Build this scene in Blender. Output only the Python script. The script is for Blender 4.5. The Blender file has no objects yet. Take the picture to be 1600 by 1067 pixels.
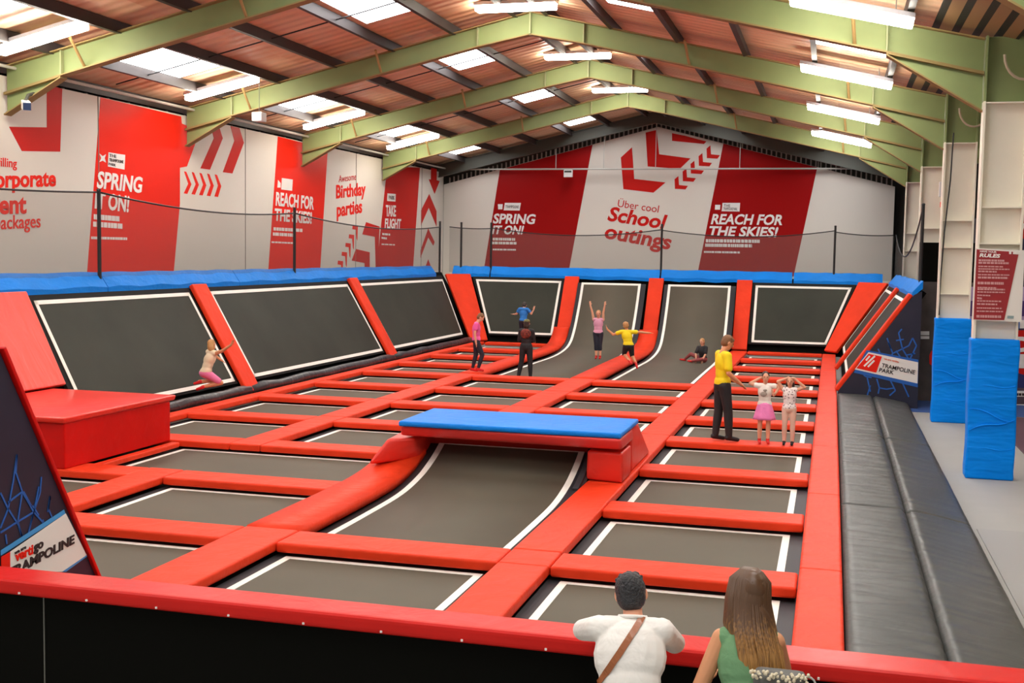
import bpy, bmesh, math, random
from mathutils import Vector, Matrix, noise
random.seed(7)
C = bpy.context.scene.collection
S = bpy.context.scene

# ------------------------------------------------------------------ camera, world, exposure
F_PX = 1831.0
YAW, PITCH, ROLL = math.radians(-15.2), math.radians(4.298), math.radians(0.921)
CAM = Vector((0.0, 0.0, 2.86))
_cy, _sy, _cp, _sp = math.cos(YAW), math.sin(YAW), math.cos(PITCH), math.sin(PITCH)
FWD = Vector((_sy * _cp, _cy * _cp, -_sp))
_r0 = Vector((_cy, -_sy, 0)); _u0 = _r0.cross(FWD)
RIGHT = _r0 * math.cos(ROLL) + _u0 * math.sin(ROLL)
UP = -_r0 * math.sin(ROLL) + _u0 * math.cos(ROLL)
cam_data = bpy.data.cameras.new('camera')
cam_data.sensor_width = 36.0
cam_data.lens = F_PX / 1600 * 36
cam_data.clip_end = 300
cam = bpy.data.objects.new('camera', cam_data)
C.objects.link(cam)
m = Matrix((RIGHT, UP, -FWD)).transposed().to_4x4(); m.translation = CAM
cam.matrix_world = m
S.camera = cam

W = bpy.data.worlds.new('world'); S.world = W; W.use_nodes = True
W.node_tree.nodes['Background'].inputs[0].default_value = (1.0, 0.96, 0.9, 1)
W.node_tree.nodes['Background'].inputs[1].default_value = 0.6
S.view_settings.view_transform = 'Standard'
S.view_settings.look = 'None'
S.view_settings.exposure = 0.0
S.view_settings.gamma = 1.0
S.view_settings.use_curve_mapping = False
LAMP_POWER = 40.0
SKYLIGHT_POWER = 11.0

def unp(px, py, ax, val):
    """point of the place seen at photo pixel (px, py) on the real plane ax = val"""
    d = FWD + RIGHT * ((px - 800) / F_PX) - UP * ((py - 533.5) / F_PX)
    i = 'xyz'.index(ax)
    return CAM + d * ((val - CAM[i]) / d[i])

# ------------------------------------------------------------------ helpers
def link(name, me, mt=None, parent=None, smooth=False):
    o = bpy.data.objects.new(name, me); C.objects.link(o)
    if mt is not None and not me.materials: me.materials.append(mt)
    if smooth:
        for p in me.polygons: p.use_smooth = True
    if parent is not None:
        o.parent = parent
        o.matrix_parent_inverse = Matrix.Translation(-world_loc(parent))
    return o
def world_loc(p):
    l = p.location.copy() if p.type == 'EMPTY' else Vector((0, 0, 0))
    return l
def obj(name, bm, mt=None, parent=None, smooth=False):
    bmesh.ops.recalc_face_normals(bm, faces=bm.faces)
    me = bpy.data.meshes.new(name); bm.to_mesh(me); bm.free()
    return link(name, me, mt, parent, smooth)
def tag(o, label=None, cat=None, group=None, kind=None):
    if label: o['label'] = label
    if cat: o['category'] = cat
    if group: o['group'] = group
    if kind: o['kind'] = kind
    return o
def thing(name, loc, label, cat, group=None):
    o = bpy.data.objects.new(name, None); C.objects.link(o)
    o.empty_display_size = 0.1
    o.location = loc
    return tag(o, label, cat, group)
def struct(name, bm, mt, smooth=False):
    o = obj(name, bm, mt, None, smooth); o['kind'] = 'structure'; return o

def box(bm, x0, x1, y0, y1, z0, z1, bevel=0.0, seg=2):
    r = bmesh.ops.create_cube(bm, size=1)
    for v in r['verts']:
        v.co = Vector(((x0 + x1) / 2 + v.co.x * (x1 - x0), (y0 + y1) / 2 + v.co.y * (y1 - y0), (z0 + z1) / 2 + v.co.z * (z1 - z0)))
    if bevel > 0:
        es = list({e for v in r['verts'] for e in v.link_edges})
        bmesh.ops.bevel(bm, geom=es, offset=bevel, segments=seg, profile=0.6, affect='EDGES')
    return bm
def nb(): return bmesh.new()
def boxm(*a, **k): return box(nb(), *a, **k)
def hexa(bm, b4, t4, bevel=0.0, seg=2):
    """solid from four bottom and four top points"""
    vs = [bm.verts.new(Vector(p)) for p in list(b4) + list(t4)]
    fs = [bm.faces.new([vs[i] for i in q]) for q in ((3, 2, 1, 0), (4, 5, 6, 7), (0, 1, 5, 4), (1, 2, 6, 5), (2, 3, 7, 6), (3, 0, 4, 7))]
    if bevel > 0:
        es = list({e for f in fs for e in f.edges})
        bmesh.ops.bevel(bm, geom=es, offset=bevel, segments=seg, profile=0.6, affect='EDGES')
    return bm
def prism(bm, pts, d):
    """polygon pts (3D) extruded by vector d"""
    d = Vector(d)
    a = [bm.verts.new(Vector(p)) for p in pts]; b = [bm.verts.new(Vector(p) + d) for p in pts]
    n = len(a)
    bm.faces.new(a); bm.faces.new(b[::-1])
    for i in range(n):
        bm.faces.new((a[i], a[(i + 1) % n], b[(i + 1) % n], b[i]))
    return bm
def tube(bm, pts, r, n=8):
    pts = [Vector(p) for p in pts]; rings = []
    rs = r if isinstance(r, (list, tuple)) else [r] * len(pts)
    for i, p in enumerate(pts):
        t = (pts[min(i + 1, len(pts) - 1)] - pts[max(i - 1, 0)]).normalized()
        a = t.cross(Vector((0, 0, 1)))
        if a.length < 1e-3: a = t.cross(Vector((1, 0, 0)))
        a.normalize(); b = t.cross(a)
        rings.append([bm.verts.new(p + (a * math.cos(k * 2 * math.pi / n) + b * math.sin(k * 2 * math.pi / n)) * rs[i]) for k in range(n)])
    for i in range(len(rings) - 1):
        for k in range(n):
            bm.faces.new((rings[i][k], rings[i][(k + 1) % n], rings[i + 1][(k + 1) % n], rings[i + 1][k]))
    bm.faces.new(rings[0][::-1]); bm.faces.new(rings[-1])
    return bm
def sweep(bm, prof, x0, x1, th, nx=1):
    """profile [(y, z)...] extruded across x with thickness th downward along its normal"""
    n = len(prof); top = []; bot = []
    for i, (y, z) in enumerate(prof):
        a = prof[max(i - 1, 0)]; b = prof[min(i + 1, n - 1)]
        t = Vector((0, b[0] - a[0], b[1] - a[1])).normalized(); nn = Vector((0, -t.z, t.y))
        P = Vector((0, y, z)); Q = P - nn * th
        top.append([bm.verts.new(P + Vector((x0 + (x1 - x0) * k / nx, 0, 0))) for k in range(nx + 1)])
        bot.append([bm.verts.new(Q + Vector((x0 + (x1 - x0) * k / nx, 0, 0))) for k in range(nx + 1)])
    for i in range(n - 1):
        for k in range(nx):
            bm.faces.new((top[i][k], top[i][k + 1], top[i + 1][k + 1], top[i + 1][k]))
            bm.faces.new((bot[i][k], bot[i + 1][k], bot[i + 1][k + 1], bot[i][k + 1]))
        bm.faces.new((top[i][0], top[i + 1][0], bot[i + 1][0], bot[i][0]))
        bm.faces.new((top[i][nx], bot[i][nx], bot[i + 1][nx], top[i + 1][nx]))
    for k in range(nx):
        bm.faces.new((top[0][k], bot[0][k], bot[0][k + 1], top[0][k + 1]))
        bm.faces.new((top[-1][k], top[-1][k + 1], bot[-1][k + 1], bot[-1][k]))
    return bm

# ------------------------------------------------------------------ materials
MATS = {}
def mat(name, col, rough=0.6, spec=0.5, bump=0.0, bscale=6.0, var=0.0, vscale=2.0, metal=0.0, emit=0.0, ecol=None, stretch=(1, 1, 1), detail=3.0, coat=0.0):
    if name in MATS: return MATS[name]
    mt = bpy.data.materials.new(name); mt.use_nodes = True
    nt = mt.node_tree; b = nt.nodes['Principled BSDF']
    b.inputs['Base Color'].default_value = (*col, 1)
    b.inputs['Roughness'].default_value = rough
    b.inputs['Metallic'].default_value = metal
    b.inputs['Specular IOR Level'].default_value = spec
    if coat: b.inputs['Coat Weight'].default_value = coat; b.inputs['Coat Roughness'].default_value = 0.25
    if emit:
        b.inputs['Emission Color'].default_value = (*(ecol or col), 1); b.inputs['Emission Strength'].default_value = emit
    if bump or var:
        tc = nt.nodes.new('ShaderNodeTexCoord'); mp = nt.nodes.new('ShaderNodeMapping')
        mp.inputs['Scale'].default_value = stretch
        nt.links.new(tc.outputs['Object'], mp.inputs['Vector'])
    if bump:
        nz = nt.nodes.new('ShaderNodeTexNoise'); nz.inputs['Scale'].default_value = bscale; nz.inputs['Detail'].default_value = detail
        nz.inputs['Distortion'].default_value = 0.6
        bp = nt.nodes.new('ShaderNodeBump'); bp.inputs['Strength'].default_value = bump; bp.inputs['Distance'].default_value = 0.03
        nt.links.new(mp.outputs[0], nz.inputs['Vector']); nt.links.new(nz.outputs['Fac'], bp.inputs['Height']); nt.links.new(bp.outputs[0], b.inputs['Normal'])
    if var:
        n2 = nt.nodes.new('ShaderNodeTexNoise'); n2.inputs['Scale'].default_value = vscale; n2.inputs['Detail'].default_value = 4
        mx = nt.nodes.new('ShaderNodeMixRGB'); mx.blend_type = 'MULTIPLY'
        cr = nt.nodes.new('ShaderNodeValToRGB')
        cr.color_ramp.elements[0].position = 0.3; cr.color_ramp.elements[0].color = (1 - var, 1 - var, 1 - var, 1)
        cr.color_ramp.elements[1].position = 0.7; cr.color_ramp.elements[1].color = (1, 1, 1, 1)
        mx.inputs[0].default_value = 1; mx.inputs[1].default_value = (*col, 1)
        nt.links.new(mp.outputs[0], n2.inputs['Vector']); nt.links.new(n2.outputs['Fac'], cr.inputs[0]); nt.links.new(cr.outputs[0], mx.inputs[2]); nt.links.new(mx.outputs[0], b.inputs['Base Color'])
    MATS[name] = mt
    return mt

RED = mat('red_vinyl', (0.83, 0.05, 0.013), 0.5, 0.14, bump=0.6, bscale=4, var=0.14, vscale=1.6, stretch=(1, 1, 1))
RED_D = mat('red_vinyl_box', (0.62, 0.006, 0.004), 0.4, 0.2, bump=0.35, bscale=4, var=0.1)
BLUE = mat('blue_vinyl', (0.004, 0.23, 0.8), 0.45, 0.14, bump=0.5, bscale=5, var=0.12, stretch=(1, 1, 2))
BLUE_COL = mat('blue_column_vinyl', (0.0, 0.26, 0.95), 0.45, 0.12, bump=0.6, bscale=3.0, var=0.12, stretch=(1, 1, 3.5), detail=1.5)
MATB = mat('trampoline_bed', (0.12, 0.108, 0.08), 0.6, 0.12, var=0.12, vscale=0.8)
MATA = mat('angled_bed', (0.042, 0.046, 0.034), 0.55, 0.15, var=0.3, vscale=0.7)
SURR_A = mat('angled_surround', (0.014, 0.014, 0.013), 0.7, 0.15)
SURR = mat('spring_cover', (0.045, 0.045, 0.05), 0.6, 0.3)
WHITE_LINE = mat('white_webbing', (0.9, 0.9, 0.82), 0.7, 0.2)
BLACK = mat('black_cloth', (0.004, 0.004, 0.003), 0.85, 0.06)
BLACKV = mat('black_vinyl', (0.03, 0.03, 0.033), 0.35, 0.5, bump=0.9, bscale=4, detail=4)
DECKM = mat('deck_dark', (0.01, 0.01, 0.01), 0.9, 0.1)
NAVY = mat('navy_board', (0.02, 0.02, 0.04), 0.45, 0.4, var=0.3, vscale=2)
GRAPH = mat('graphic_blue', (0.015, 0.11, 0.42), 0.5, 0.4)
SIGNW = mat('sign_white', (0.78, 0.76, 0.7), 0.5, 0.3)
PRINT_RED = mat('print_red', (0.56, 0.012, 0.008), 0.5, 0.12)
PRINT_RED2 = mat('print_bright_red', (0.8, 0.02, 0.008), 0.5, 0.12)
MURALW = mat('mural_white', (0.74, 0.69, 0.61), 0.55, 0.15, var=0.06, vscale=0.5)
INK = mat('ink', (0.03, 0.02, 0.02), 0.6, 0.3)
GREEN = mat('green_steel', (0.265, 0.33, 0.14), 0.55, 0.25, var=0.12, vscale=1.5)
GREEN_E = mat('green_steel_stiffener', (0.36, 0.4, 0.22), 0.55, 0.3)
CREAM = mat('cream_steel', (0.86, 0.82, 0.69), 0.5, 0.2, var=0.08, vscale=1.5)
PURL = mat('purlin_steel', (0.055, 0.042, 0.04), 0.55, 0.4, var=0.2)
GREYV = mat('grey_vinyl', (0.07, 0.073, 0.068), 0.4, 0.2, bump=0.7, bscale=1.3, var=0.2, stretch=(0.8, 3.0, 1), detail=3)
FLOORM = mat('grey_floor_mat', (0.36, 0.36, 0.34), 0.55, 0.3, var=0.06)
FBLUE = mat('blue_floor_mat', (0.05, 0.11, 0.33), 0.5, 0.4)
FPURP = mat('plum_floor_mat', (0.11, 0.06, 0.08), 0.5, 0.4)
LAMPE = mat('lamp_diffuser', (1, 0.98, 0.92), 0.5, emit=LAMP_POWER, ecol=(1.0, 0.93, 0.8))
LAMPB = mat('lamp_body', (0.8, 0.8, 0.78), 0.5)
SKYE = mat('rooflight_panel', (1, 1, 1), 0.5, emit=SKYLIGHT_POWER, ecol=(0.97, 0.98, 1.0))
DGREY = mat('dark_grey_metal', (0.07, 0.07, 0.06), 0.6, 0.3)
POLE = mat('black_pole', (0.015, 0.015, 0.015), 0.5, 0.4)
PIPE = mat('galvanised_pipe', (0.5, 0.5, 0.45), 0.45, 0.5)

def net_mat():
    mt = bpy.data.materials.new('netting'); mt.use_nodes = True; nt = mt.node_tree
    out = nt.nodes['Material Output']; b = nt.nodes['Principled BSDF']
    b.inputs['Base Color'].default_value = (0.12, 0.12, 0.11, 1); b.inputs['Roughness'].default_value = 0.8
    tr = nt.nodes.new('ShaderNodeBsdfTransparent'); mx = nt.nodes.new('ShaderNodeMixShader'); mx.inputs[0].default_value = 0.3
    nt.links.new(tr.outputs[0], mx.inputs[1]); nt.links.new(b.outputs[0], mx.inputs[2]); nt.links.new(mx.outputs[0], out.inputs[0])
    return mt
NET = net_mat()

def roof_mat():
    """rust coloured profiled roof sheets: ribs run down the slope, sheets differ a little in tone"""
    mt = bpy.data.materials.new('roof_liner'); mt.use_nodes = True; nt = mt.node_tree; b = nt.nodes['Principled BSDF']
    b.inputs['Roughness'].default_value = 0.55
    tc = nt.nodes.new('ShaderNodeTexCoord'); sp = nt.nodes.new('ShaderNodeSeparateXYZ'); nt.links.new(tc.outputs['Object'], sp.inputs[0])
    mul = nt.nodes.new('ShaderNodeMath'); mul.operation = 'MULTIPLY'; mul.inputs[1].default_value = 2 * math.pi / 0.33
    nt.links.new(sp.outputs['Y'], mul.inputs[0])
    sn = nt.nodes.new('ShaderNodeMath'); sn.operation = 'SINE'; nt.links.new(mul.outputs[0], sn.inputs[0])
    bp = nt.nodes.new('ShaderNodeBump'); bp.inputs['Strength'].default_value = 0.45; bp.inputs['Distance'].default_value = 0.04
    nt.links.new(sn.outputs[0], bp.inputs['Height']); nt.links.new(bp.outputs[0], b.inputs['Normal'])
    cb = nt.nodes.new('ShaderNodeCombineXYZ')
    m2 = nt.nodes.new('ShaderNodeMath'); m2.operation = 'MULTIPLY'; m2.inputs[1].default_value = 1.0
    fl = nt.nodes.new('ShaderNodeMath'); fl.operation = 'FLOOR'; nt.links.new(sp.outputs['Y'], m2.inputs[0]); nt.links.new(m2.outputs[0], fl.inputs[0])
    f2 = nt.nodes.new('ShaderNodeMath'); f2.operation = 'FLOOR'; m3 = nt.nodes.new('ShaderNodeMath'); m3.operation = 'MULTIPLY'; m3.inputs[1].default_value = 0.35
    nt.links.new(sp.outputs['X'], m3.inputs[0]); nt.links.new(m3.outputs[0], f2.inputs[0])
    nt.links.new(f2.outputs[0], cb.inputs[0]); nt.links.new(fl.outputs[0], cb.inputs[1])
    wn = nt.nodes.new('ShaderNodeTexWhiteNoise'); nt.links.new(cb.outputs[0], wn.inputs['Vector'])
    mp = nt.nodes.new('ShaderNodeMapping'); mp.inputs['Scale'].default_value = (0.4, 5, 1); nt.links.new(tc.outputs['Object'], mp.inputs[0])
    nz = nt.nodes.new('ShaderNodeTexNoise'); nz.inputs['Scale'].default_value = 1.2; nt.links.new(mp.outputs[0], nz.inputs['Vector'])
    ad = nt.nodes.new('ShaderNodeMath'); ad.operation = 'ADD'; nt.links.new(wn.outputs['Value'], ad.inputs[0]); nt.links.new(nz.outputs['Fac'], ad.inputs[1])
    dv = nt.nodes.new('ShaderNodeMath'); dv.operation = 'MULTIPLY'; dv.inputs[1].default_value = 0.5; nt.links.new(ad.outputs[0], dv.inputs[0])
    cr = nt.nodes.new('ShaderNodeValToRGB')
    cr.color_ramp.elements[0].color = (0.8, 0.46, 0.27, 1); cr.color_ramp.elements[0].position = 0.25
    cr.color_ramp.elements[1].color = (0.98, 0.7, 0.47, 1); cr.color_ramp.elements[1].position = 0.8
    nt.links.new(dv.outputs[0], cr.inputs[0]); nt.links.new(cr.outputs[0], b.inputs['Base Color'])
    return mt
ROOF = roof_mat()

def sub_of(child, par):
    child.parent = par; child.matrix_parent_inverse = Matrix()
def nest(root, ax):
    """printing that lies on a red stripe becomes a sub-part of that stripe"""
    kids = list(root.children); st = [k for k in kids if k.name.startswith('red_stripe')]
    def rng(o):
        c = [v.co[ax] for v in o.data.vertices]; return min(c), max(c)
    for k in kids:
        if k in st or not k.name.startswith(('lettering', 'logo', 'fine_print')): continue
        a, b = rng(k)
        for s in st:
            lo, hi = rng(s)
            if lo - 0.1 < (a + b) / 2 < hi and b - a < hi - lo: sub_of(k, s); break

# ------------------------------------------------------------------ text
def text_mesh(s, shear=0.0, offset=0.02, spacing=1.0):
    cu = bpy.data.curves.new('t', 'FONT'); cu.body = s; cu.size = 1; cu.shear = shear; cu.offset = offset; cu.extrude = 0.02
    cu.space_character = spacing; cu.resolution_u = 3
    o = bpy.data.objects.new('t', cu); C.objects.link(o)
    dg = bpy.context.evaluated_depsgraph_get(); dg.update()
    me = bpy.data.meshes.new_from_object(o.evaluated_get(dg))
    bpy.data.objects.remove(o); bpy.data.curves.remove(cu)
    return me
def text(name, s, mt, parent, bl, br, tl, nrm, shear=0.0, offset=0.02, th=0.006, label=None):
    """lettering filling the parallelogram bl-br-tl, standing th proud along nrm"""
    me = text_mesh(s, shear, offset)
    xs = [v.co.x for v in me.vertices]; ys = [v.co.y for v in me.vertices]
    x0, x1, y0, y1 = min(xs), max(xs), min(ys), max(ys)
    u = Vector(br) - Vector(bl); v_ = Vector(tl) - Vector(bl); n = Vector(nrm).normalized()
    for v in me.vertices:
        a = (v.co.x - x0) / (x1 - x0); b = (v.co.y - y0) / (y1 - y0); c = 0.5 + v.co.z / 0.04
        v.co = Vector(bl) + u * a + v_ * b + n * (c * th)
    me.materials.clear()
    o = link(name, me, mt, parent)
    if label: o['label'] = label
    return o

# ================================================================== THE HALL
FZ = -0.3            # floor level; the pad tops of the court are z = 0, the jumping beds z = -0.14
RX, RZ, SL = -6.3, 8.12, 0.23
def roof_z(x): return RZ - SL * abs(x - RX)
XL, XR, YE = -14.5, 2.0, 43.0
Y0H = 2.0
WALLC = mat('dark_cladding', (0.028, 0.028, 0.024), 0.6, 0.3, bump=0.5, bscale=3, stretch=(6, 6, 0.2))
struct('floor', boxm(-16, 9, Y0H, 46, FZ - 0.2, FZ), FLOORM)
bm = boxm(XL - 0.7, XL - 0.45, Y0H, 45, FZ, 6.4); struct('wall_left', bm, WALLC)
bm = nb(); prism(bm, [(-15.2, YE + 0.5, FZ), (8.6, YE + 0.5, FZ), (8.6, YE + 0.5, 7.2), (2.3, YE + 0.5, 6.2), (RX, YE + 0.5, 8.3), (-15.2, YE + 0.5, 6.2)], (0, 0.25, 0)); struct('wall_end', bm, mat('gable_cladding', (0.06, 0.062, 0.052), 0.6, 0.3, bump=0.6, bscale=2, stretch=(9, 1, 0.1)))
struct('wall_right', boxm(8.4, 8.6, Y0H, 45, FZ, 7.6), mat('far_side_wall', (0.3, 0.3, 0.3), 0.7, 0.2))
# roof: two slopes over the court, one slope of the neighbouring bay, a valley soffit between
bm = nb()
def slab(bm, x0, z0, x1, z1, ya, yb, th=0.06):
    hexa(bm, [(x0, ya, z0), (x1, ya, z1), (x1, yb, z1), (x0, yb, z0)], [(x0, ya, z0 + th), (x1, ya, z1 + th), (x1, yb, z1 + th), (x0, yb, z0 + th)])
SKY = []                                                     # rooflight rectangles (x0, x1, y0, y1)
for yc in (3.6, 9.0, 15.1, 21.2, 27.3, 33.8, 40.2):  # the row nearest the viewer is unseen, added to brighten the foreground people
    for xa, xb in ((-13.5, -12.5), (-9.25, -8.15), (-4.3, -3.4), (-0.45, 0.85)):
        SKY.append((xa, xb, yc - 1.25, yc + 1.25))
YS = sorted({Y0H, 44.0} | {q for s in SKY for q in s[2:]}); XS = sorted({-15.4, RX, 2.5} | {q for s in SKY for q in s[:2]})
for i in range(len(XS) - 1):
    for j in range(len(YS) - 1):
        xa, xb, ya, yb = XS[i], XS[i + 1], YS[j], YS[j + 1]
        if any(abs(s[0] - xa) < .01 and abs(s[1] - xb) < .01 and abs(s[2] - ya) < .01 for s in SKY): continue
        slab(bm, xa, roof_z(xa), xb, roof_z(xb), ya, yb)
slab(bm, 3.1, 6.15, 8.6, 7.4, Y0H, 44)
struct('ceiling', bm, ROOF)
for i, s in enumerate(SKY):
    bm = nb(); slab(bm, s[0], roof_z(s[0]), s[1], roof_z(s[1]), s[2], s[3], 0.03)
    o = struct('window_%d' % (i + 1), bm, SKYE)
bm = boxm(2.45, 3.15, Y0H, 44, 6.05, 6.11); struct('trim_1', bm, mat('valley_gutter', (0.09, 0.06, 0.03), 0.6))

def stripe_mat():
    mt = bpy.data.materials.new('valley_slats'); mt.use_nodes = True; nt = mt.node_tree; b = nt.nodes['Principled BSDF']
    tc = nt.nodes.new('ShaderNodeTexCoord'); sp = nt.nodes.new('ShaderNodeSeparateXYZ'); nt.links.new(tc.outputs['Object'], sp.inputs[0])
    a = nt.nodes.new('ShaderNodeMath'); a.operation = 'MULTIPLY'; a.inputs[1].default_value = 3.6; nt.links.new(sp.outputs['X'], a.inputs[0])
    f = nt.nodes.new('ShaderNodeMath'); f.operation = 'FRACT'; nt.links.new(a.outputs[0], f.inputs[0])
    cr = nt.nodes.new('ShaderNodeValToRGB'); cr.color_ramp.interpolation = 'CONSTANT'
    cr.color_ramp.elements[0].color = (0.32, 0.2, 0.09, 1); cr.color_ramp.elements[1].position = 0.62; cr.color_ramp.elements[1].color = (0.01, 0.01, 0.008, 1)
    nt.links.new(f.outputs[0], cr.inputs[0]); nt.links.new(cr.outputs[0], b.inputs['Base Color']); b.inputs['Roughness'].default_value = 0.7
    return mt
bm = nb(); hexa(bm, [(1.3, Y0H, roof_z(1.3) - .1), (2.44, Y0H, 6.0), (2.44, 42, 6.0), (1.3, 42, roof_z(1.3) - .1)], [(1.3, Y0H, roof_z(1.3) - .06), (2.44, Y0H, 6.04), (2.44, 42, 6.04), (1.3, 42, roof_z(1.3) - .06)])
struct('trim_2', bm, stripe_mat())

# purlins
pc = [0.35, 1.72, 3.1, 4.46, 5.83, 7.2, 8.4]
ORD = ['first', 'second', 'third', 'fourth', 'fifth', 'sixth', 'seventh', 'eighth', 'ninth', 'tenth', 'eleventh', 'twelfth']
for side in (-1, 1):
    for i, d in enumerate(pc):
        x = RX + side * d
        if x > 1.4: continue
        z = roof_z(x)
        bm = nb()
        prism(bm, [(x - 0.035, Y0H, z - 0.2), (x + 0.035, Y0H, z - 0.2), (x + 0.035, Y0H, z - 0.01), (x - 0.035, Y0H, z - 0.01)], (0, 41.5, 0))
        prism(bm, [(x - 0.035, Y0H, z - 0.215), (x + 0.06, Y0H, z - 0.215), (x + 0.06, Y0H, z - 0.2), (x - 0.035, Y0H, z - 0.2)], (0, 41.5, 0))
        o = obj('roof_purlin', bm, PURL)
        tag(o, 'dark steel purlin under the rust roof sheets, %s from the ridge on the %s slope' % (ORD[i], 'left' if side < 0 else 'right'), 'roof beam', 'roof purlins')
# sag rods: thin dark ties between purlins at every mid bay
for k, yc in enumerate((12.4, 18.9, 21.2, 25.6, 27.3, 33.6)):
    for side in (-1, 1):
        bm = nb(); tube(bm, [(RX + side * 0.3, yc, RZ - 0.2), (RX + side * 7.9, yc, roof_z(RX + side * 7.9) - 0.14)], 0.014, 6)
        o = obj('tie_rod', bm, POLE)
        tag(o, 'thin dark tie rod crossing the purlins of the %s slope, %s from the front' % ('left' if side < 0 else 'right', ORD[k]), 'rod', 'tie rods under the roof')

# portal frames
TAN = mat('tan_flange', (0.3, 0.22, 0.09), 0.6, 0.2)
def beam(bm, pts_top, pts_bot, y, d=0.02, fl=0.2, bf=None):
    bf = bf or bm
    """web plate between a top and a bottom line, with flanges"""
    n = len(pts_top)
    for i in range(n - 1):
        a, b, c, e = pts_top[i], pts_top[i + 1], pts_bot[i + 1], pts_bot[i]
        prism(bm, [(a[0], y, a[1]), (b[0], y, b[1]), (c[0], y, c[1]), (e[0], y, e[1])], (0, d, 0))
        for p, q in ((a, b), (e, c)):
            hexa(bf, [(p[0], y - fl / 2, p[1] - .012), (q[0], y - fl / 2, q[1] - .012), (q[0], y + fl / 2, q[1] - .012), (p[0], y + fl / 2, p[1] - .012)],
                 [(p[0], y - fl / 2, p[1] + .012), (q[0], y - fl / 2, q[1] + .012), (q[0], y + fl / 2, q[1] + .012), (p[0], y + fl / 2, p[1] + .012)])
def top_z(x): return 7.92 - SL * abs(x - RX)
def portal(y, label, near=True):
    t = thing('portal_frame', (XR + 0.3, y, FZ), label, 'steel frame', 'green portal frames')
    for side, nm in ((-1, 'rafter'), (1, 'rafter')):
        xe = -14.43 if side < 0 else 1.99
        xh = RX + side * 6.95
        xa = RX + side * 1.15
        ap = (RX, 7.92); tp = [ap, (xa, top_z(xa)), (xh, top_z(xh)), (xe, top_z(xe))]
        bt = [(RX, 7.44), (xa, top_z(xa) - 0.27), (xa + side * 0.01, top_z(xa) - 0.43), (xh, top_z(xh) - 0.45), (xe, top_z(xe) - 0.47)]
        bm = nb(); bf = nb(); beam(bm, [tp[0], tp[1]], [(RX, 7.46), (xa, top_z(xa) - 0.42)], y, bf=bf); beam(bm, tp[1:], [(xa, top_z(xa) - 0.42), bt[3], bt[4]], y, bf=bf)
        r = obj('rafter', bm, GREEN, t); obj('flange', bf, TAN, r)
        hb = 5.2 if side < 0 else 5.0
        bm = nb(); bf = nb(); beam(bm, [(xh, top_z(xh) - 0.47), (xe, top_z(xe) - 0.49)], [(xh, top_z(xh) - 0.49), (xe, hb)], y, bf=bf)
        h = obj('haunch', bm, GREEN, t); obj('flange', bf, TAN, h)
        # thin dark gap along the haunch top, stiffener plates
        for q in (boxm(xh - 0.01, xh + 0.01, y - 0.09, y + 0.09, top_z(xh) - 0.45, top_z(xh) - 0.02), boxm(xa - 0.01, xa + 0.01, y - 0.09, y + 0.09, top_z(xa) - 0.42, top_z(xa) - 0.02)): obj('stiffener', q, GREEN_E, r)
        for fx in (xh - side * 0.45, xa + side * 2.2):
            bm = nb(); zt = top_z(fx)
            tube(bm, [(fx, y - 0.02, zt - 0.42), (fx - side * 0.05, y - 0.5, zt + 0.0)], 0.028, 6)
            obj('brace', bm, mat('ochre_brace', (0.4, 0.26, 0.1), 0.5), t)
    bm = boxm(RX - 0.015, RX + 0.015, y - 0.1, y + 0.1, 7.44, 7.93); obj('apex_plate', bm, GREEN_E, t)
    # column: I-section seen on its web, cream below, green head
    def isec(z0, z1):
        bm = nb(); box(bm, 2.0, 2.03, y - 0.13, y + 0.13, z0, z1); box(bm, 2.57, 2.6, y - 0.13, y + 0.13, z0, z1); box(bm, 2.03, 2.57, y - 0.01, y + 0.01, z0, z1)
        return bm
    col = obj('column', isec(FZ, 5.13), CREAM, t)
    obj('column_head', isec(5.13, 6.05), GREEN, t)
    for z in (2.2, 3.1, 3.62, 5.1): obj('column_stiffener', boxm(2.03, 2.57, y - 0.12, y + 0.12, z, z + 0.02), CREAM, col)
    # short rafter of the neighbouring bay
    bm = nb(); beam(bm, [(2.6, 5.95), (4.4, 6.36), (7.9, 7.15)], [(2.6, 5.0), (4.4, 5.9), (7.9, 6.7)], y)
    obj('outer_rafter', bm, GREEN, t)
    return t
FY = [12.1, 18.2, 24.3, 30.4, 36.5]
portal(12.1, 'green steel portal frame nearest the viewer, only a corner showing at the top right')
portal(18.2, 'green steel portal frame whose cream column carries the dark red notice board')
portal(24.3, 'green steel portal frame standing second into the hall, apex at the top centre')
portal(30.4, 'green steel portal frame standing third, its column half hidden by two nearer ones')
portal(36.5, 'green steel portal frame farthest back, just in front of the red and white end wall')
# dark gable truss at the end wall
bm = nb(); beam(bm, [(RX, 8.0), (XR, 6.1)], [(RX, 7.62), (XR, 5.6)], 42.4); beam(bm, [(RX, 8.0), (-14.9, 6.05)], [(RX, 7.62), (-14.9, 5.6)], 42.4)
o = obj('gable_rafter', bm, mat('gable_steel', (0.075, 0.078, 0.06), 0.6)); tag(o, 'dark grey gable rafter pair above the end wall mural', 'steel frame')
# cream column at the end of the hall with the gable behind
for xx in (1.95, 2.35):
    pass

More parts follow.
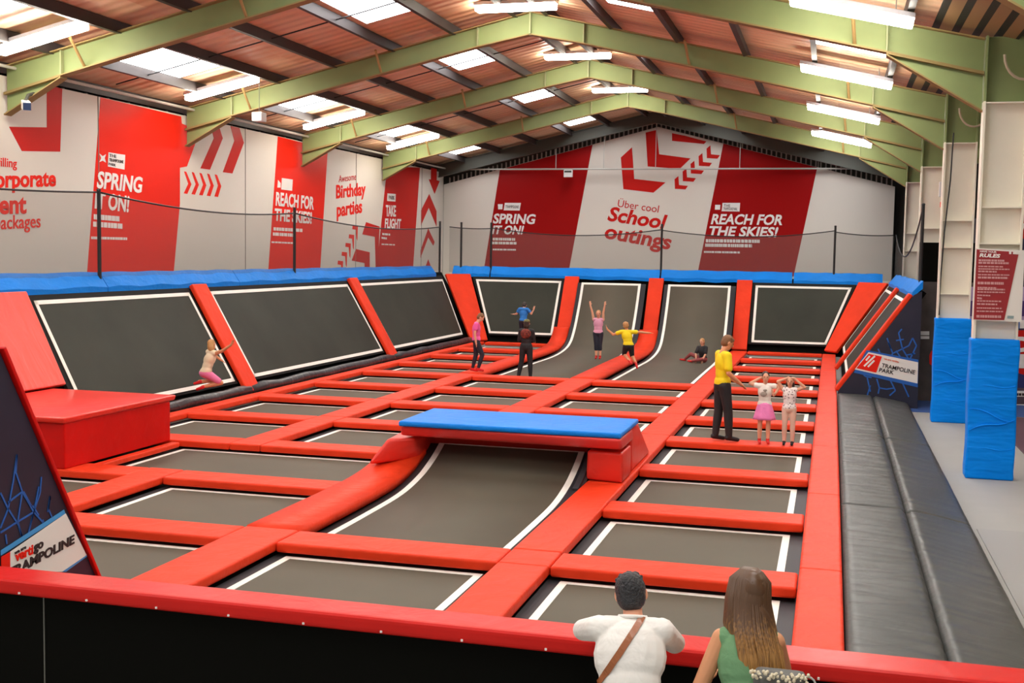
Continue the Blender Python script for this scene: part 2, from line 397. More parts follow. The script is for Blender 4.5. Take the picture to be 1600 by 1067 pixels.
# lamps
def lamp(y, xc, zc, slope, label):
    t = thing('batten_lamp', (xc, y, zc), label, 'lamp', 'batten lamps under the roof')
    L = 0.85
    def P(a, b, c): return Vector((xc + a, y + b, zc + a * slope + c))
    def bx(x0, x1, y0, y1, z0, z1, bev):
        bm = nb(); hexa(bm, [P(x0, y0, z0), P(x1, y0, z0), P(x1, y1, z0), P(x0, y1, z0)], [P(x0, y0, z1), P(x1, y0, z1), P(x1, y1, z1), P(x0, y1, z1)], bev); return bm
    lb = obj('lamp_body', bx(-L, L, -0.16, 0.16, 0.0, 0.07, 0.01), LAMPB, t)
    obj('diffuser', bx(-L + 0.02, L - 0.02, -0.145, 0.145, -0.11, 0.0, 0.03), LAMPE, t)
    bm = nb()
    for a in (-0.6, 0.6): tube(bm, [P(a, 0, 0.05), P(a, 0, 0.24)], 0.008, 6)
    obj('hanger', bm, PIPE, lb)
wh = ['nearest', 'second', 'third', 'farthest']
for i, y in enumerate((17.2, 23.25, 29.2, 35.3)):
    k = (y + 0.0) / (y + 0.95)
    lamp(y, -12.95, 6.38, SL, 'bright batten lamp over the left wall mural, %s of its row' % wh[i])
    lamp(y, RX - 0.05, 7.86, 0.0, 'bright batten lamp at the roof ridge, %s of its row' % wh[i])
    lamp(y, 0.12, 6.33, -SL, 'bright batten lamp above the right edge of the court, %s of its row' % wh[i])
for y in (11.2, 5.2):                                        # unseen lamps added above the viewer for light, continuing the rows
    for x, z, s, nm in ((-12.95, 6.38, SL, 'left wall'), (RX, 7.86, 0, 'ridge'), (0.12, 6.33, -SL, 'right court edge')):
        lamp(y, x, z, s, 'added unseen batten lamp, %s row, %s' % (nm, 'just in front of the nearest frame' if y > 9 else 'overhead of the viewer'))
for y in (11.2, 17.2, 23.25, 29.2):
    lamp(y, 5.6, 6.4, SL * 0.9, 'batten lamp over the neighbouring bay, %s from the front' % ORD[int(y // 6) - 1])

# ================================================================== MURALS
def lw(px, py, x=XL): return unp(px, py, 'x', x)
def ew(px, py, y=YE): return unp(px, py, 'y', y)
def poly(name, pts, mt, par, d, lift, label=None):
    """printed shape: thin sheet of vinyl on its panel, lift metres proud"""
    d = Vector(d); bm = nb(); prism(bm, [Vector(p) + d * lift for p in pts], d * 0.004)
    o = obj(name, bm, mt, par)
    if label: o['label'] = label
    return o
def bars(name, mt, par, rows, nrm, f, lift):
    """rows of fine print too small to read: broken bars. rows: (xl, yl, xr, yr, height)"""
    bm = nb(); n = Vector(nrm)
    for (xa, ya, xb, yb, h) in rows:
        k = max(3, int((xb - xa) / 4)); x = 0.0
        while x < 1:
            w = random.uniform(0.5, 1.6) / k; e = min(1, x + w * 0.82)
            q = [(xa + (xb - xa) * x, ya + (yb - ya) * x), (xa + (xb - xa) * e, ya + (yb - ya) * e)]
            pts = [f(q[0][0], q[0][1]), f(q[1][0], q[1][1]), f(q[1][0], q[1][1] - h), f(q[0][0], q[0][1] - h)]
            prism(bm, [p + n * lift for p in pts], n * 0.004)
            x += w
    o = obj(name, bm, mt, par); o['label'] = 'lines of fine print'
    return o
NX = (1, 0, 0)
t = thing('printed_mural', (XL, 28, FZ), 'long red and white mural on the left wall, reading Birthday parties', 'mural')
ML = t
obj('panel', boxm(XL - 0.06, XL, 6.0, YE - 0.02, FZ, 5.9), MURALW, t)
def L(name, pp, mt=PRINT_RED, lift=0.0, label=None): return poly(name, [lw(*p) for p in pp], mt, ML, NX, lift, label)
L('red_stripe', [(157, 152), (283, 182), (284, 193), (312, 205), (292, 260), (281, 262), (281, 318), (271, 428), (136, 427)], PRINT_RED2, label='red stripe with SPRING IT ON')
L('red_stripe', [(434, 213), (512, 233), (500, 424), (419, 425)], PRINT_RED2, label='red stripe with REACH FOR THE SKIES')
L('red_stripe', [(605, 260), (656, 262), (645, 423), (588, 423)], PRINT_RED, label='narrow red stripe with TAKE FLIGHT')
L('arrow_shape', [(73, 131), (97, 139), (94, 237), (34, 236), (14, 198), (73, 199)], PRINT_RED, label='large red angular arrow')
L('arrow_shape', [(52, 137), (52, 156), (30, 146), (40, 128)], PRINT_RED)
for k in range(5):
    a, b = 12 * k, 1.2 * k
    L('chevron', [(287.5 + a, 267.5 + b), (291 + a, 268.5 + b), (299 + a * .97, 288 + b * .6), (292.5 + a, 303 + b), (287 + a, 302 + b), (294 + a * .97, 287 + b * .6)], PRINT_RED2)
L('chevron', [(328, 191), (341, 194), (348, 216), (328, 265), (313, 263), (334, 216)], PRINT_RED, label='tall red chevron')
L('chevron', [(360, 197), (374, 200), (381, 223), (363, 271), (348, 269), (366, 220)], PRINT_RED, label='tall red chevron')
L('arrow_shape', [(572, 347), (593, 354), (590, 423), (587, 423), (585.6, 370), (566, 366)])
L('arrow_shape', [(556, 389), (577.6, 394), (577.6, 423), (570, 423), (569.6, 411), (549.4, 407)])
for (x, y) in ((551, 352), (545.4, 366), (540, 379.4), (534.3, 393.3), (528, 407)):
    L('corner_mark', [(x, y), (x + 8, y + 1), (x + 7.3, y + (17 if y > 400 else 24)), (x + 6, y + (17 if y > 400 else 21)), (x + 4.8, y + 7), (x - 0.5, y + 6)], PRINT_RED2)
L('down_arrow', [(673.4, 262), (682.5, 264), (682.3, 281.5), (687, 282.8), (679, 303), (669.8, 280), (673.2, 280.5)], PRINT_RED)
L('chevron', [(670.6, 303), (682, 330), (682, 354), (669.8, 324.5), (657.8, 352), (657.8, 328.5)], PRINT_RED, label='red arrowhead near the corner')
L('chevron', [(669, 357), (679, 378), (677, 384), (669, 371), (657, 403), (657, 391)], PRINT_RED, label='red arrowhead near the corner')
L('chevron', [(669, 405), (674.5, 420), (663.5, 420)], PRINT_RED)
# white marks on the stripes
WP = mat('print_white', (0.85, 0.82, 0.78), 0.5)
def LT(s, bl, br, tl, mt, lift=0.008, shear=0.0, off=0.03, label=None):
    o = text('lettering', s, mt, ML, lw(*bl) + Vector((lift, 0, 0)), lw(*br) + Vector((lift, 0, 0)), lw(*tl) + Vector((lift, 0, 0)), NX, shear, off)
    o['label'] = label or ('lettering reading ' + s)
LT('Thrilling', (-22, 263), (26, 266.5), (-22, 244), PRINT_RED2, 0.002, off=0.01)
LT('Corporate', (-28, 303), (87, 299), (-28, 266), PRINT_RED2, 0.002)
LT('Event', (-32, 336), (41, 334), (-32, 304), PRINT_RED2, 0.002)
LT('packages', (-9, 366), (63, 362), (-9, 337), PRINT_RED2, 0.002, off=0.01)
LT('SPRING', (150, 294), (220, 302), (153, 267), WP)
LT('IT ON!', (147, 326), (200, 332), (149, 299), WP)
bars('fine_print', WP, ML, [(146, 342.5, 186, 346, 8), (145, 354, 191, 357.5, 8), (142, 373.5, 198, 375, 4)], NX, lw, 0.006)
L('logo_box', [(169, 238), (195, 242), (194, 265), (168, 260)], WP, 0.006, 'white logo label')
L('logo_mark', [(155, 240), (160, 244), (165, 241), (163, 247), (165, 254), (160, 251), (155, 253), (157.5, 247)], WP, 0.006)
for s, bl, br, tl in (('THE', (170, 245), (181, 247), (170, 240)), ('TRAMPOLINE', (170, 252), (192, 255.5), (170, 247)), ('PARK', (169, 258), (180, 260), (169, 254))):
    LT(s, bl, br, tl, INK, 0.012, off=0.0)
LT('REACH FOR', (430, 321.5), (489.5, 328), (431, 299.5), WP)
LT('THE SKIES!', (428, 345), (486, 350), (429, 325), WP)
bars('fine_print', WP, ML, [(427, 360, 472, 362.5, 5), (426, 368, 461, 370, 5), (424, 379.5, 457, 381, 2.5)], NX, lw, 0.006)
L('logo_box', [(440, 278), (457, 280.5), (456, 298), (439, 296)], WP, 0.006, 'white logo label')
L('logo_mark', [(434, 281), (438, 286), (438, 293), (433, 293)], WP, 0.006)
LT('Awesome', (529, 285), (556, 281), (529, 274), PRINT_RED, 0.002, 0.1, 0.0)
LT('Birthday', (525, 317), (571, 311), (525, 289), PRINT_RED2, 0.002)
LT('parties', (526, 346), (565.5, 339), (526, 318), PRINT_RED2, 0.002)
LT('TAKE', (602.5, 338), (618, 338.5), (602.5, 320), WP)
LT('FLIGHT', (600.5, 357), (625.5, 357.5), (601.5, 341), WP)
bars('fine_print', WP, ML, [(597, 367, 609, 368, 3), (596, 373, 604, 374, 3), (596, 382.5, 617, 383.5, 2)], NX, lw, 0.006)
L('logo_box', [(605, 302), (618, 303), (617.5, 315), (604.5, 314)], WP, 0.006, 'white logo label')
LT('PARK', (607, 311.5), (616, 312), (607, 305.5), INK, 0.012, off=0.0)
bm = nb()
for y in (21.0, 27.2, 34.4, 40.5): box(bm, XL, XL + 0.012, y, y + 0.015, 0.5, 5.9)
obj('panel_seam', bm, mat('seam', (0.25, 0.23, 0.2), 0.7), ML)
nest(ML, 1)
# studs and pipes in the dark band over the left mural
bm = nb()
for i in range(36): box(bm, XL - 0.3, XL - 0.27, 15.0 + i * 0.75, 15.06 + i * 0.75, 5.5, 6.15)
o = obj('cladding_studs', bm, mat('stud', (0.4, 0.38, 0.33), 0.6)); tag(o, 'row of thin upright studs in the dark gap over the left mural', 'studs', kind='stuff')
bm = nb(); tube(bm, [(XL + 0.25, 15, 6.02), (XL + 0.25, 42.5, 6.02)], 0.03)
o = obj('service_pipe', bm, PIPE); tag(o, 'long thin service pipe above the left mural', 'pipe')

NY = (0, -1, 0)
ME = thing('printed_mural', (RX, YE, FZ), 'gable shaped red and white mural on the end wall, reading School outings', 'mural')
bm = nb(); prism(bm, [(XL, YE, FZ), (2.0, YE, FZ), (2.0, YE, 5.38), (RX, YE, 7.54), (XL, YE, 5.45)], (0, 0.05, 0)); obj('panel', bm, MURALW, ME)
def E_(name, pp, mt=PRINT_RED, lift=0.0, label=None): return poly(name, [ew(*p) for p in pp], mt, ME, NY, lift, label)
DRED = mat('print_deep_red', (0.33, 0.003, 0.003), 0.5, 0.1)
def gz(x): return 7.54 - (0.2549 if x < RX else 0.2602) * abs(x - RX)
def stripe(xa_t, ya_t, xa_b, ya_b, xb_t, yb_t, xb_b, yb_b, label):
    a, b = ew(xa_b, ya_b), ew(xb_b, yb_b); at, bt = ew(xa_t, ya_t), ew(xb_t, yb_t)
    ax = at.x; bx = bt.x
    pts = [a, b, Vector((bx, YE, gz(bx) - 0.01)), Vector((ax, YE, gz(ax) - 0.01))]
    return poly('red_stripe', pts, DRED, ME, NY, 0.0, label)
stripe(781, 268, 755, 428, 926, 222, 887.5, 430, 'deep red stripe with SPRING IT ON')
stripe(1130, 230, 1089, 432, 1277, 262, 1240, 432, 'deep red stripe with REACH FOR THE SKIES')
E_('arrow_shape', [(970, 246), (987.5, 230), (991, 279.5), (1040, 285), (1021, 301), (974, 295.5)], label='large deep red corner arrow')
E_('arrow_shape', [(1008.8, 207), (1026, 203), (1030, 241), (1079, 247.5), (1062, 264), (1012, 260)], label='large deep red corner arrow')
E_('arrow_shape', [(1050, 208), (1070, 212), (1104, 221), (1100, 225), (1050, 220)])
for k in range(5):
    a, b = 12.5 * k, -12 * k
    E_('corner_mark', [(1054 + a, 280 + b), (1060 + a, 275 + b), (1061 + a, 289 + b), (1075 + a, 290.5 + b), (1071 + a, 296 + b), (1054.5 + a, 295 + b)], PRINT_RED)
def ET(s, bl, br, tl, mt, lift=0.008, shear=0.0, off=0.03):
    d = Vector((0, -lift, 0))
    o = text('lettering', s, mt, ME, ew(*bl) + d, ew(*br) + d, ew(*tl) + d, NY, shear, off); o['label'] = 'lettering reading ' + s
WPE = WP
ET('SPRING', (770, 349.3), (836, 350.5), (771.5, 333.5), WPE, shear=0.1)
ET('IT ON!', (768.5, 366), (817, 366.5), (770.5, 352), WPE, shear=0.1)
bars('fine_print', WPE, ME, [(770, 375.5, 805, 376, 4), (769, 381.5, 807, 382, 4), (770, 391, 806, 391.5, 2.5)], NY, ew, 0.006)
E_('logo_box', [(789, 317), (814, 317), (812, 329), (787, 328.5)], WPE, 0.006, 'white logo label')
E_('logo_mark', [(778, 319), (785.5, 319), (785, 327), (778.5, 327)], WPE, 0.006)
ET('TRAMPOLINE', (790, 325), (810.5, 325.5), (790, 320.5), INK, 0.012, 0, 0.0)
ET('REACH FOR', (1110.5, 350.5), (1222, 352), (1113, 334), WPE, shear=0.1)
ET('THE SKIES!', (1106.5, 369), (1214, 371), (1109, 353), WPE, shear=0.1)
bars('fine_print', WPE, ME, [(1103, 378.5, 1187, 379.5, 5), (1102, 385.5, 1175, 386.5, 5), (1100, 395, 1156, 396, 3)], NY, ew, 0.006)
E_('logo_box', [(1129, 317), (1156.5, 317), (1155.5, 330.5), (1127.5, 330)], WPE, 0.006, 'white logo label')
E_('logo_mark', [(1117.5, 320), (1125.5, 320), (1125, 327.5), (1117, 327.5)], WPE, 0.006)
ET('THE', (1131, 323), (1141, 323.5), (1131, 319), INK, 0.012, 0, 0.0)
ET('TRAMPOLINE PARK', (1130.5, 328), (1152, 328.5), (1130.5, 324), INK, 0.012, 0, 0.0)
ET('\u00dcber cool', (965, 323), (1029.5, 332.5), (966, 309), PRINT_RED, 0.002, 0.1, 0.0)
ET('School', (948.5, 345), (1039.5, 359), (952.5, 322), PRINT_RED, 0.002, 0.15)
ET('outings', (943, 379.5), (1046.5, 398), (947, 350), PRINT_RED, 0.002, 0.15)
nest(ME, 0)
bm = nb()
for i in range(95):
    x = -14.3 + i * 0.172
    box(bm, x, x + 0.05, YE + 0.051, YE + 0.07, gz(x) - 0.3, gz(x) + 0.22)
o = obj('cladding_studs', bm, mat('stud', (0.4, 0.38, 0.33), 0.6)); tag(o, 'pale upright studs between the end wall mural and the gable rafter', 'studs', kind='stuff')
bm = nb(); tube(bm, [(-14.4, YE - 0.4, 6.0), (2.0, YE - 0.4, 5.98)], 0.03)
for x in (-13.6, -10.0, -8.2, -6.3, -3.3, -0.6): tube(bm, [(x, YE - 0.4, 6.0), (x, YE - 0.4, roof_z(x) - 0.05)], 0.014, 6)
o = obj('hanging_pipe', bm, PIPE); tag(o, 'thin horizontal pipe on hangers crossing in front of the end wall mural', 'pipe')
bm = nb(); p = ew(888, 271, YE - 0.5)
box(bm, p.x - 0.16, p.x + 0.16, p.y - 0.08, p.y + 0.05, p.z - 0.14, p.z + 0.13, 0.02)
t = thing('wall_speaker', p, 'small white box unit hanging on the pipe before the end wall', 'speaker')
obj('housing', bm, LAMPB, t); bm = boxm(p.x - 0.13, p.x + 0.13, p.y - 0.09, p.y - 0.08, p.z + 0.03, p.z + 0.1); obj('grille', bm, DGREY, t)
# security camera and projector boxes
p = unp(38, 163, 'y', 17.7)
t = thing('security_camera', p, 'white security camera hanging below the nearest left haunch', 'camera')
bm = nb(); hexa(bm, [p + Vector(v) for v in ((-.16, .12, -.06), (.1, -.16, -.13), (.2, -.08, -.13), (-.06, .2, -.06))], [p + Vector(v) for v in ((-.16, .12, .1), (.1, -.16, .02), (.2, -.08, .02), (-.06, .2, .1))], 0.015); obj('housing', bm, LAMPB, t)
bm = nb(); hexa(bm, [p + Vector(v) for v in ((.1, -.165, -.12), (.195, -.09, -.12), (.2, -.08, -.12), (.105, -.155, -.12))], [p + Vector(v) for v in ((.1, -.165, .01), (.195, -.09, .01), (.2, -.08, .01), (.105, -.155, .01))]); obj('lens_hood', bm, mat('lens_glass', (0.01, 0.02, 0.06), 0.15), t)
bm = nb(); tube(bm, [p + Vector((-.05, .1, .08)), p + Vector((-.15, .3, .2)), (p.x - .15, 18.15, p.z + .25)], 0.03); obj('bracket', bm, DGREY, t)
for (px, py, y, lab) in ((405, 183, 23.6, 'small pale projector box on the wall side of the second frame'), (1350, 12, 17, None),):
    if lab is None: continue
    p = unp(px, py, 'y', y); t = thing('projector_box', p, lab, 'projector')
    bm = boxm(p.x - .12, p.x + .12, p.y - .12, p.y + .12, p.z - .1, p.z + .1, 0.02); obj('housing', bm, LAMPB, t)
    bm = nb(); tube(bm, [(p.x, p.y, p.z + .1), (p.x, p.y, roof_z(p.x) - .05)], 0.007, 6); obj('drop_rod', bm, DGREY, t)

# ================================================================== THE COURT
ZM = -0.14
bm = boxm(-11.0, 0.18, 8.0, 36.3, FZ + 0.01, -0.19)
o = obj('platform_base', bm, DECKM); tag(o, 'dark sunken base under all the trampolines of the court', 'platform')
YD = [7.8, 10.34, 12.88, 15.48, 18.09, 20.6, 23.16, 25.67, 28.24, 30.8, 33.33, 35.9]     # back lines of the rows; row k lies between YD[k] and YD[k+1]
YO = [7.8, 10.34, 12.88, 15.48, 18.09, 20.72, 23.3, 25.95, 28.4, 30.9, 33.4, 35.9]
COLN = {'L': 'leftmost column', 'A': 'second column from the left', 'C': 'third column from the left', 'D': 'right-hand column'}
COLX = {'L': (-10.75, -8.5), 'A': (-8.0, -5.77), 'C': (-5.17, -2.91), 'D': (-2.41, -0.2)}
def bed(x0, x1, y0, y1, label, z=ZM):
    """flat trampoline: cell x0..x1, y0..y1 (pads lap over its edges)"""
    t = thing('trampoline', ((x0 + x1) / 2, (y0 + y1) / 2, z), label, 'trampoline', 'flat trampolines of the court')
    a0, a1, b0, b1 = x0 + 0.1, x1 - 0.14, y0 + 0.12, y1
    obj('spring_cover', boxm(x0 - 0.03, x1 + 0.03, y0 - 0.03, y1 + 0.14, z - 0.03, z - 0.004), SURR, t)
    obj('jumping_bed', boxm(a0, a1, b0, b1, z - 0.02, z), MATB, t)
    bm = nb(); w = 0.075; zt = z + 0.004
    for q in ((a0, a0 + w, b0, b1), (a1 - w, a1, b0, b1), (a0 + w, a1 - w, b1 - w, b1), (a0 + w, a1 - w, b0, b0 + w)): box(bm, *q, z - 0.01, zt)
    obj('white_border', bm, WHITE_LINE, t)
    return t
def pad(x0, x1, y0, y1, label, z0=-0.1, z1=0.0, group='red safety pads of the court', mt=RED, name='safety_pad', g=0.004):
    bm = nb(); box(bm, x0 + g, x1 - g, y0 + g, y1 - g, z0, z1, 0.03, 3)
    o = obj(name, bm, mt, None, True)
    # flats stay crisp
    me = o.data
    o.modifiers.new('wn', 'WEIGHTED_NORMAL').keep_sharp = True
    return tag(o, label, 'pad', group)
RN = ['front row', 'second row', 'third row', 'fourth row', 'fifth row', 'sixth row', 'seventh row', 'eighth row', 'ninth row', 'tenth row', 'last row']
for c, Y, ks in (('D', YD, range(11)), ('C', YO, (0, 4, 5, 6)), ('A', YO, (0, 1, 3, 4, 5, 6)), ('L', YO, (0, 1, 3, 4, 5, 6, 7, 8, 9, 10))):
    for k in ks:
        x0, x1 = COLX[c]; y0 = Y[k] + 0.48; y1 = Y[k + 1]
        bed(x0, x1, y0, y1, 'black trampoline with white border in the %s, %s' % (COLN[c], RN[k]))
bed(-9.38, -5.77, YO[2] + 0.48, YO[3], 'extra wide black trampoline beside the big red box')
bed(-5.17, -2.91, 17.1, YO[4], 'shallow black trampoline behind the blue topped box')
# cross pads
for c, Y, ks in (('D', YD, range(10)), ('C', YO, (0, 3, 4, 5, 6)), ('A', YO, (1, 2, 3, 4, 5, 6)), ('L', YO, (0, 1, 2, 3, 4, 5, 6, 7, 8, 9))):
    for k in ks:
        x0, x1 = COLX[c]; y = Y[k + 1]
        if c == 'A' and k == 1: x0 = -8.0
        if c == 'L' and k in (1,): x0 = -10.75
        pad(x0, x1, y - 0.04, y + 0.5, 'red cross pad behind the %s of the %s' % (RN[k] + ' trampoline', COLN[c]))
pad(-8.0, -5.77, YO[1] - 0.04, YO[1] + 0.5, 'red cross pad behind the front row trampoline of the second column from the left')
# long pads
def longpads(x0, x1, segs, where):
    for (a, b, nm) in segs: pad(x0, x1, a, b, 'red lengthwise pad %s, %s' % (where, nm), z1=0.004)
longpads(-8.5, -8.0, [(8.2, 10.3, 'front stretch'), (10.3, 13.38, 'beside the second row'), (15.44, 18.6, 'beside the fourth row'), (18.6, 21.2, 'beside the fifth row'), (21.2, 23.8, 'beside the sixth row'), (23.8, 26.45, 'beside the seventh row')], 'between the two left columns')
longpads(-5.77, -5.17, [(8.2, 10.84, 'front stretch'), (16.9, 18.6, 'behind the blue topped box'), (18.6, 21.2, 'beside the fifth row'), (21.2, 23.8, 'beside the sixth row'), (23.8, 26.45, 'beside the seventh row')], 'between the two middle columns')
longpads(-2.91, -2.41, [(8.2, 10.3, 'front stretch'), (10.84, 14.35, 'right of the curved trampoline'), (14.35, 18.6, 'right of the blue topped box'), (18.6, 21.2, 'beside the fifth row'), (21.2, 23.8, 'beside the sixth row'), (23.8, 26.45, 'beside the seventh row'), (26.45, 31.5, 'beside the far curve'), (31.5, 36.3, 'far end by the back wall')], 'left of the right-hand column')
pad(-2.91, -2.41, 10.3, 10.84, 'red junction pad between front row and curved trampoline', z1=0.002)
pad(-5.77, -5.17, 10.84, 10.84 + 0.01, 'red seam strip', z1=0.0) if False else None
longpads(-0.2, 0.19, [(8.2, 11.0, 'nearest piece'), (11.0, 14.6, 'second piece'), (14.6, 18.4, 'third piece'), (18.4, 22.3, 'fourth piece'), (22.3, 26.3, 'fifth piece'), (26.3, 31.0, 'sixth piece'), (31.0, 36.3, 'last piece')], 'along the right edge of the court')
longpads(-11.05, -10.75, [(13.0, 15.44, 'under the red box')][:0] + [(15.5, 18.6, 'nearest piece'), (18.6, 21.2, 'second piece'), (21.2, 23.8, 'third piece'), (23.8, 26.45, 'fourth piece'), (26.45, 31.3, 'fifth piece'), (31.3, 36.2, 'last piece')], 'along the foot of the left angled wall')
pad(-10.7, -8.0, 36.0, 36.4, 'red pad along the foot of the back wall, leftmost piece')
pad(-2.4, -0.2, 36.02, 36.4, 'red pad along the foot of the back wall, right piece')
pad(-9.3, -8.5, 12.92, 13.37, 'short red pad at the foot of the big red box', z1=0.0) if False else None
pad(-9.42, -9.28, 13.4, 15.4, 'narrow red strip at the foot of the big red box', z1=-0.02)
pad(-2.38, -0.2, 7.9, 8.25, 'red front border pad hidden behind the rail') if False else None

# ---- curved trampolines
def curve(name_label, x0, x1, prof, pads=()):
    t = thing('curved_trampoline', ((x0 + x1) / 2, prof[0][0], ZM), name_label, 'trampoline', 'curved trampolines')
    bm = nb(); sweep(bm, [(y, z - 0.006) for y, z in prof], x0, x1, 0.03); obj('spring_cover', bm, SURR, t, True)
    bm = nb(); sweep(bm, prof, x0 + 0.12, x1 - 0.16, 0.03); obj('jumping_bed', bm, MATB, t, True)
    bm = nb(); w = 0.08; up = [(y, z + 0.004) for y, z in prof]
    sweep(bm, up, x0 + 0.12, x0 + 0.12 + w, 0.01); sweep(bm, up, x1 - 0.16 - w, x1 - 0.16, 0.01)
    sweep(bm, up[-2:], x0 + 0.12 + w, x1 - 0.16 - w, 0.01)
    obj('white_border', bm, WHITE_LINE, t)
    return t
def smooth_prof(pts, n=6):
    out = []
    for i in range(len(pts) - 1):
        p0 = pts[max(i - 1, 0)]; p1 = pts[i]; p2 = pts[i + 1]; p3 = pts[min(i + 2, len(pts) - 1)]
        for k in range(n):
            s = k / n
            out.append(tuple(0.5 * ((2 * p1[j]) + (-p0[j] + p2[j]) * s + (2 * p0[j] - 5 * p1[j] + 4 * p2[j] - p3[j]) * s * s + (-p0[j] + 3 * p1[j] - 3 * p2[j] + p3[j]) * s ** 3) for j in (0, 1)))
    out.append(pts[-1]); return out
pf = smooth_prof([(10.75, -.14), (12.3, -.14), (13.4, -.12), (14.1, -.03), (14.55, .09), (14.85, .2), (15.0, .27)])
curve('large black curved trampoline in front, sweeping up under the blue topped box', -5.2, -2.9, pf)
pb = smooth_prof([(26.4, -.14), (31.0, -.14), (33.4, -.14), (34.9, -.05), (35.7, .13), (36.2, .45), (36.6, .85), (37.05, 1.4), (37.42, 1.95)])
curve('far curved trampoline with the pink topped girl, rising up the back wall', -7.97, -5.75, pb)
curve('far curved trampoline with the seated girl, rising up the back wall', -5.15, -2.9, pb)
# rising side pad left of the front curve
pl = smooth_prof([(10.86, 0.004), (12.6, 0.004), (13.5, .02), (14.1, .07), (14.5, .15), (14.75, .22)])
bm = nb(); sweep(bm, pl, -5.77, -5.18, 0.12)
bmesh.ops.bevel(bm, geom=[e for e in bm.edges if len(e.link_faces) == 2 and e.calc_face_angle(0) > 1.2], offset=0.03, segments=3, affect='EDGES')
o = obj('safety_pad', bm, RED, None, True); tag(o, 'long red side pad rising left of the front curved trampoline', 'pad', 'red safety pads of the court')
for x0, x1, nm in ((-8.5, -8.0, 'left of the curved trampoline with the pink topped girl'), (-5.77, -5.17, 'between the two far curved trampolines')):
    pl = smooth_prof([(26.47, 0.004), (31.0, 0.004), (34.0, 0.004), (35.3, .05), (36.0, .25), (36.35, .55)])
    bm = nb(); sweep(bm, pl, x0, x1, 0.11)
    bmesh.ops.bevel(bm, geom=[e for e in bm.edges if len(e.link_faces) == 2 and e.calc_face_angle(0) > 1.2], offset=0.03, segments=3, affect='EDGES')
    o = obj('safety_pad', bm, RED, None, True); tag(o, 'red pad %s, bending upward' % nm, 'pad', 'red safety pads of the court')

# ---- blue topped box
t = thing('vault_box', (-3.9, 15, 0), 'red padded box with wrinkled blue top in the middle of the court', 'padded box')
VB = t
bm = nb(); hexa(bm, [(-5.3, 15.2, 0.01), (-2.46, 15.2, 0.01), (-2.46, 16.8, 0.01), (-5.4, 16.8, 0.01)], [(-5.3, 15.1, .6), (-2.46, 15.1, .6), (-2.46, 15.65, .6), (-5.3, 15.55, .6)], 0.04, 3)
obj('padded_body', bm, mat('box_red', (0.74, 0.035, 0.02), 0.38, 0.45, bump=0.5, bscale=3.5, stretch=(1, 1, 1)), t, False)
bm = nb(); hexa(bm, [(-5.38, 14.3, .455), (-2.42, 14.2, .455), (-2.42, 15.09, .455), (-5.38, 15.09, .455)], [(-5.36, 14.22, .6), (-2.44, 14.12, .6), (-2.44, 15.09, .6), (-5.36, 15.09, .6)], 0.05, 3)
obj('front_bolster', bm, mat('bolster_red', (0.66, 0.04, 0.035), 0.3, 0.5, bump=0.4, bscale=3), t, True)
bm = nb(); box(bm, -5.36, -2.44, 14.16, 15.55, .6, .67, 0.03, 3)
obj('blue_top', bm, BLUE, t, True)
for x0, x1, y0, y1, z1, lab in ((-2.92, -2.44, 14.42, 15.0, .4, 'red block hanging at the right front corner'), (-5.72, -5.2, 14.45, 15.25, .42, 'red flap hanging at the left front corner')):
    bm = nb()
    if x0 > -4: hexa(bm, [(x0, y0, .02), (x1 + .0, y0 - .05, .01), (x1, y1, .01), (x0, y1, .02)], [(x0 + .02, y0 - .05, z1), (x1, y0 - .1, z1), (x1, y1, z1), (x0 + .02, y1, z1)], 0.04, 3)
    else: hexa(bm, [(x0, y0 - .5, .1), (x1, y0 + .15, .12), (x1, y1, .12), (x0, y1, .1)], [(x0 + .18, y0 - .2, z1), (x1, y0 - .1, z1), (x1, y1, z1), (x0 + .1, y1, z1)], 0.05, 3)
    o = obj('corner_block', bm, mat('box_red', (0.7, 0.03, 0.02), 0.4), t, True); o['label'] = lab
bm = nb(); sweep(bm, smooth_prof([(14.0, -.02), (14.5, .12), (14.95, .33)]), -3.0, -2.93, 0.05); o = obj('side_web', bm, SURR, t)

# ---- big red box on the left
t = thing('padded_platform', (-10.3, 14, 0), 'big glossy red padded platform at the left, against the angled wall', 'padded box')
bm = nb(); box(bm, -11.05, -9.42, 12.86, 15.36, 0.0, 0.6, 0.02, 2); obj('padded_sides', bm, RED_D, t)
bm = nb(); hexa(bm, [(-11.45, 12.8, .6), (-9.38, 12.8, .6), (-9.38, 15.42, .6), (-11.45, 15.42, .6)], [(-11.5, 12.78, .68), (-9.36, 12.78, .68), (-9.36, 15.44, .68), (-11.5, 15.44, .68)], 0.03, 3); obj('top_cushion', bm, mat('cushion_red', (0.8, 0.03, 0.015), 0.28, 0.5, bump=0.4, bscale=3), t, True)

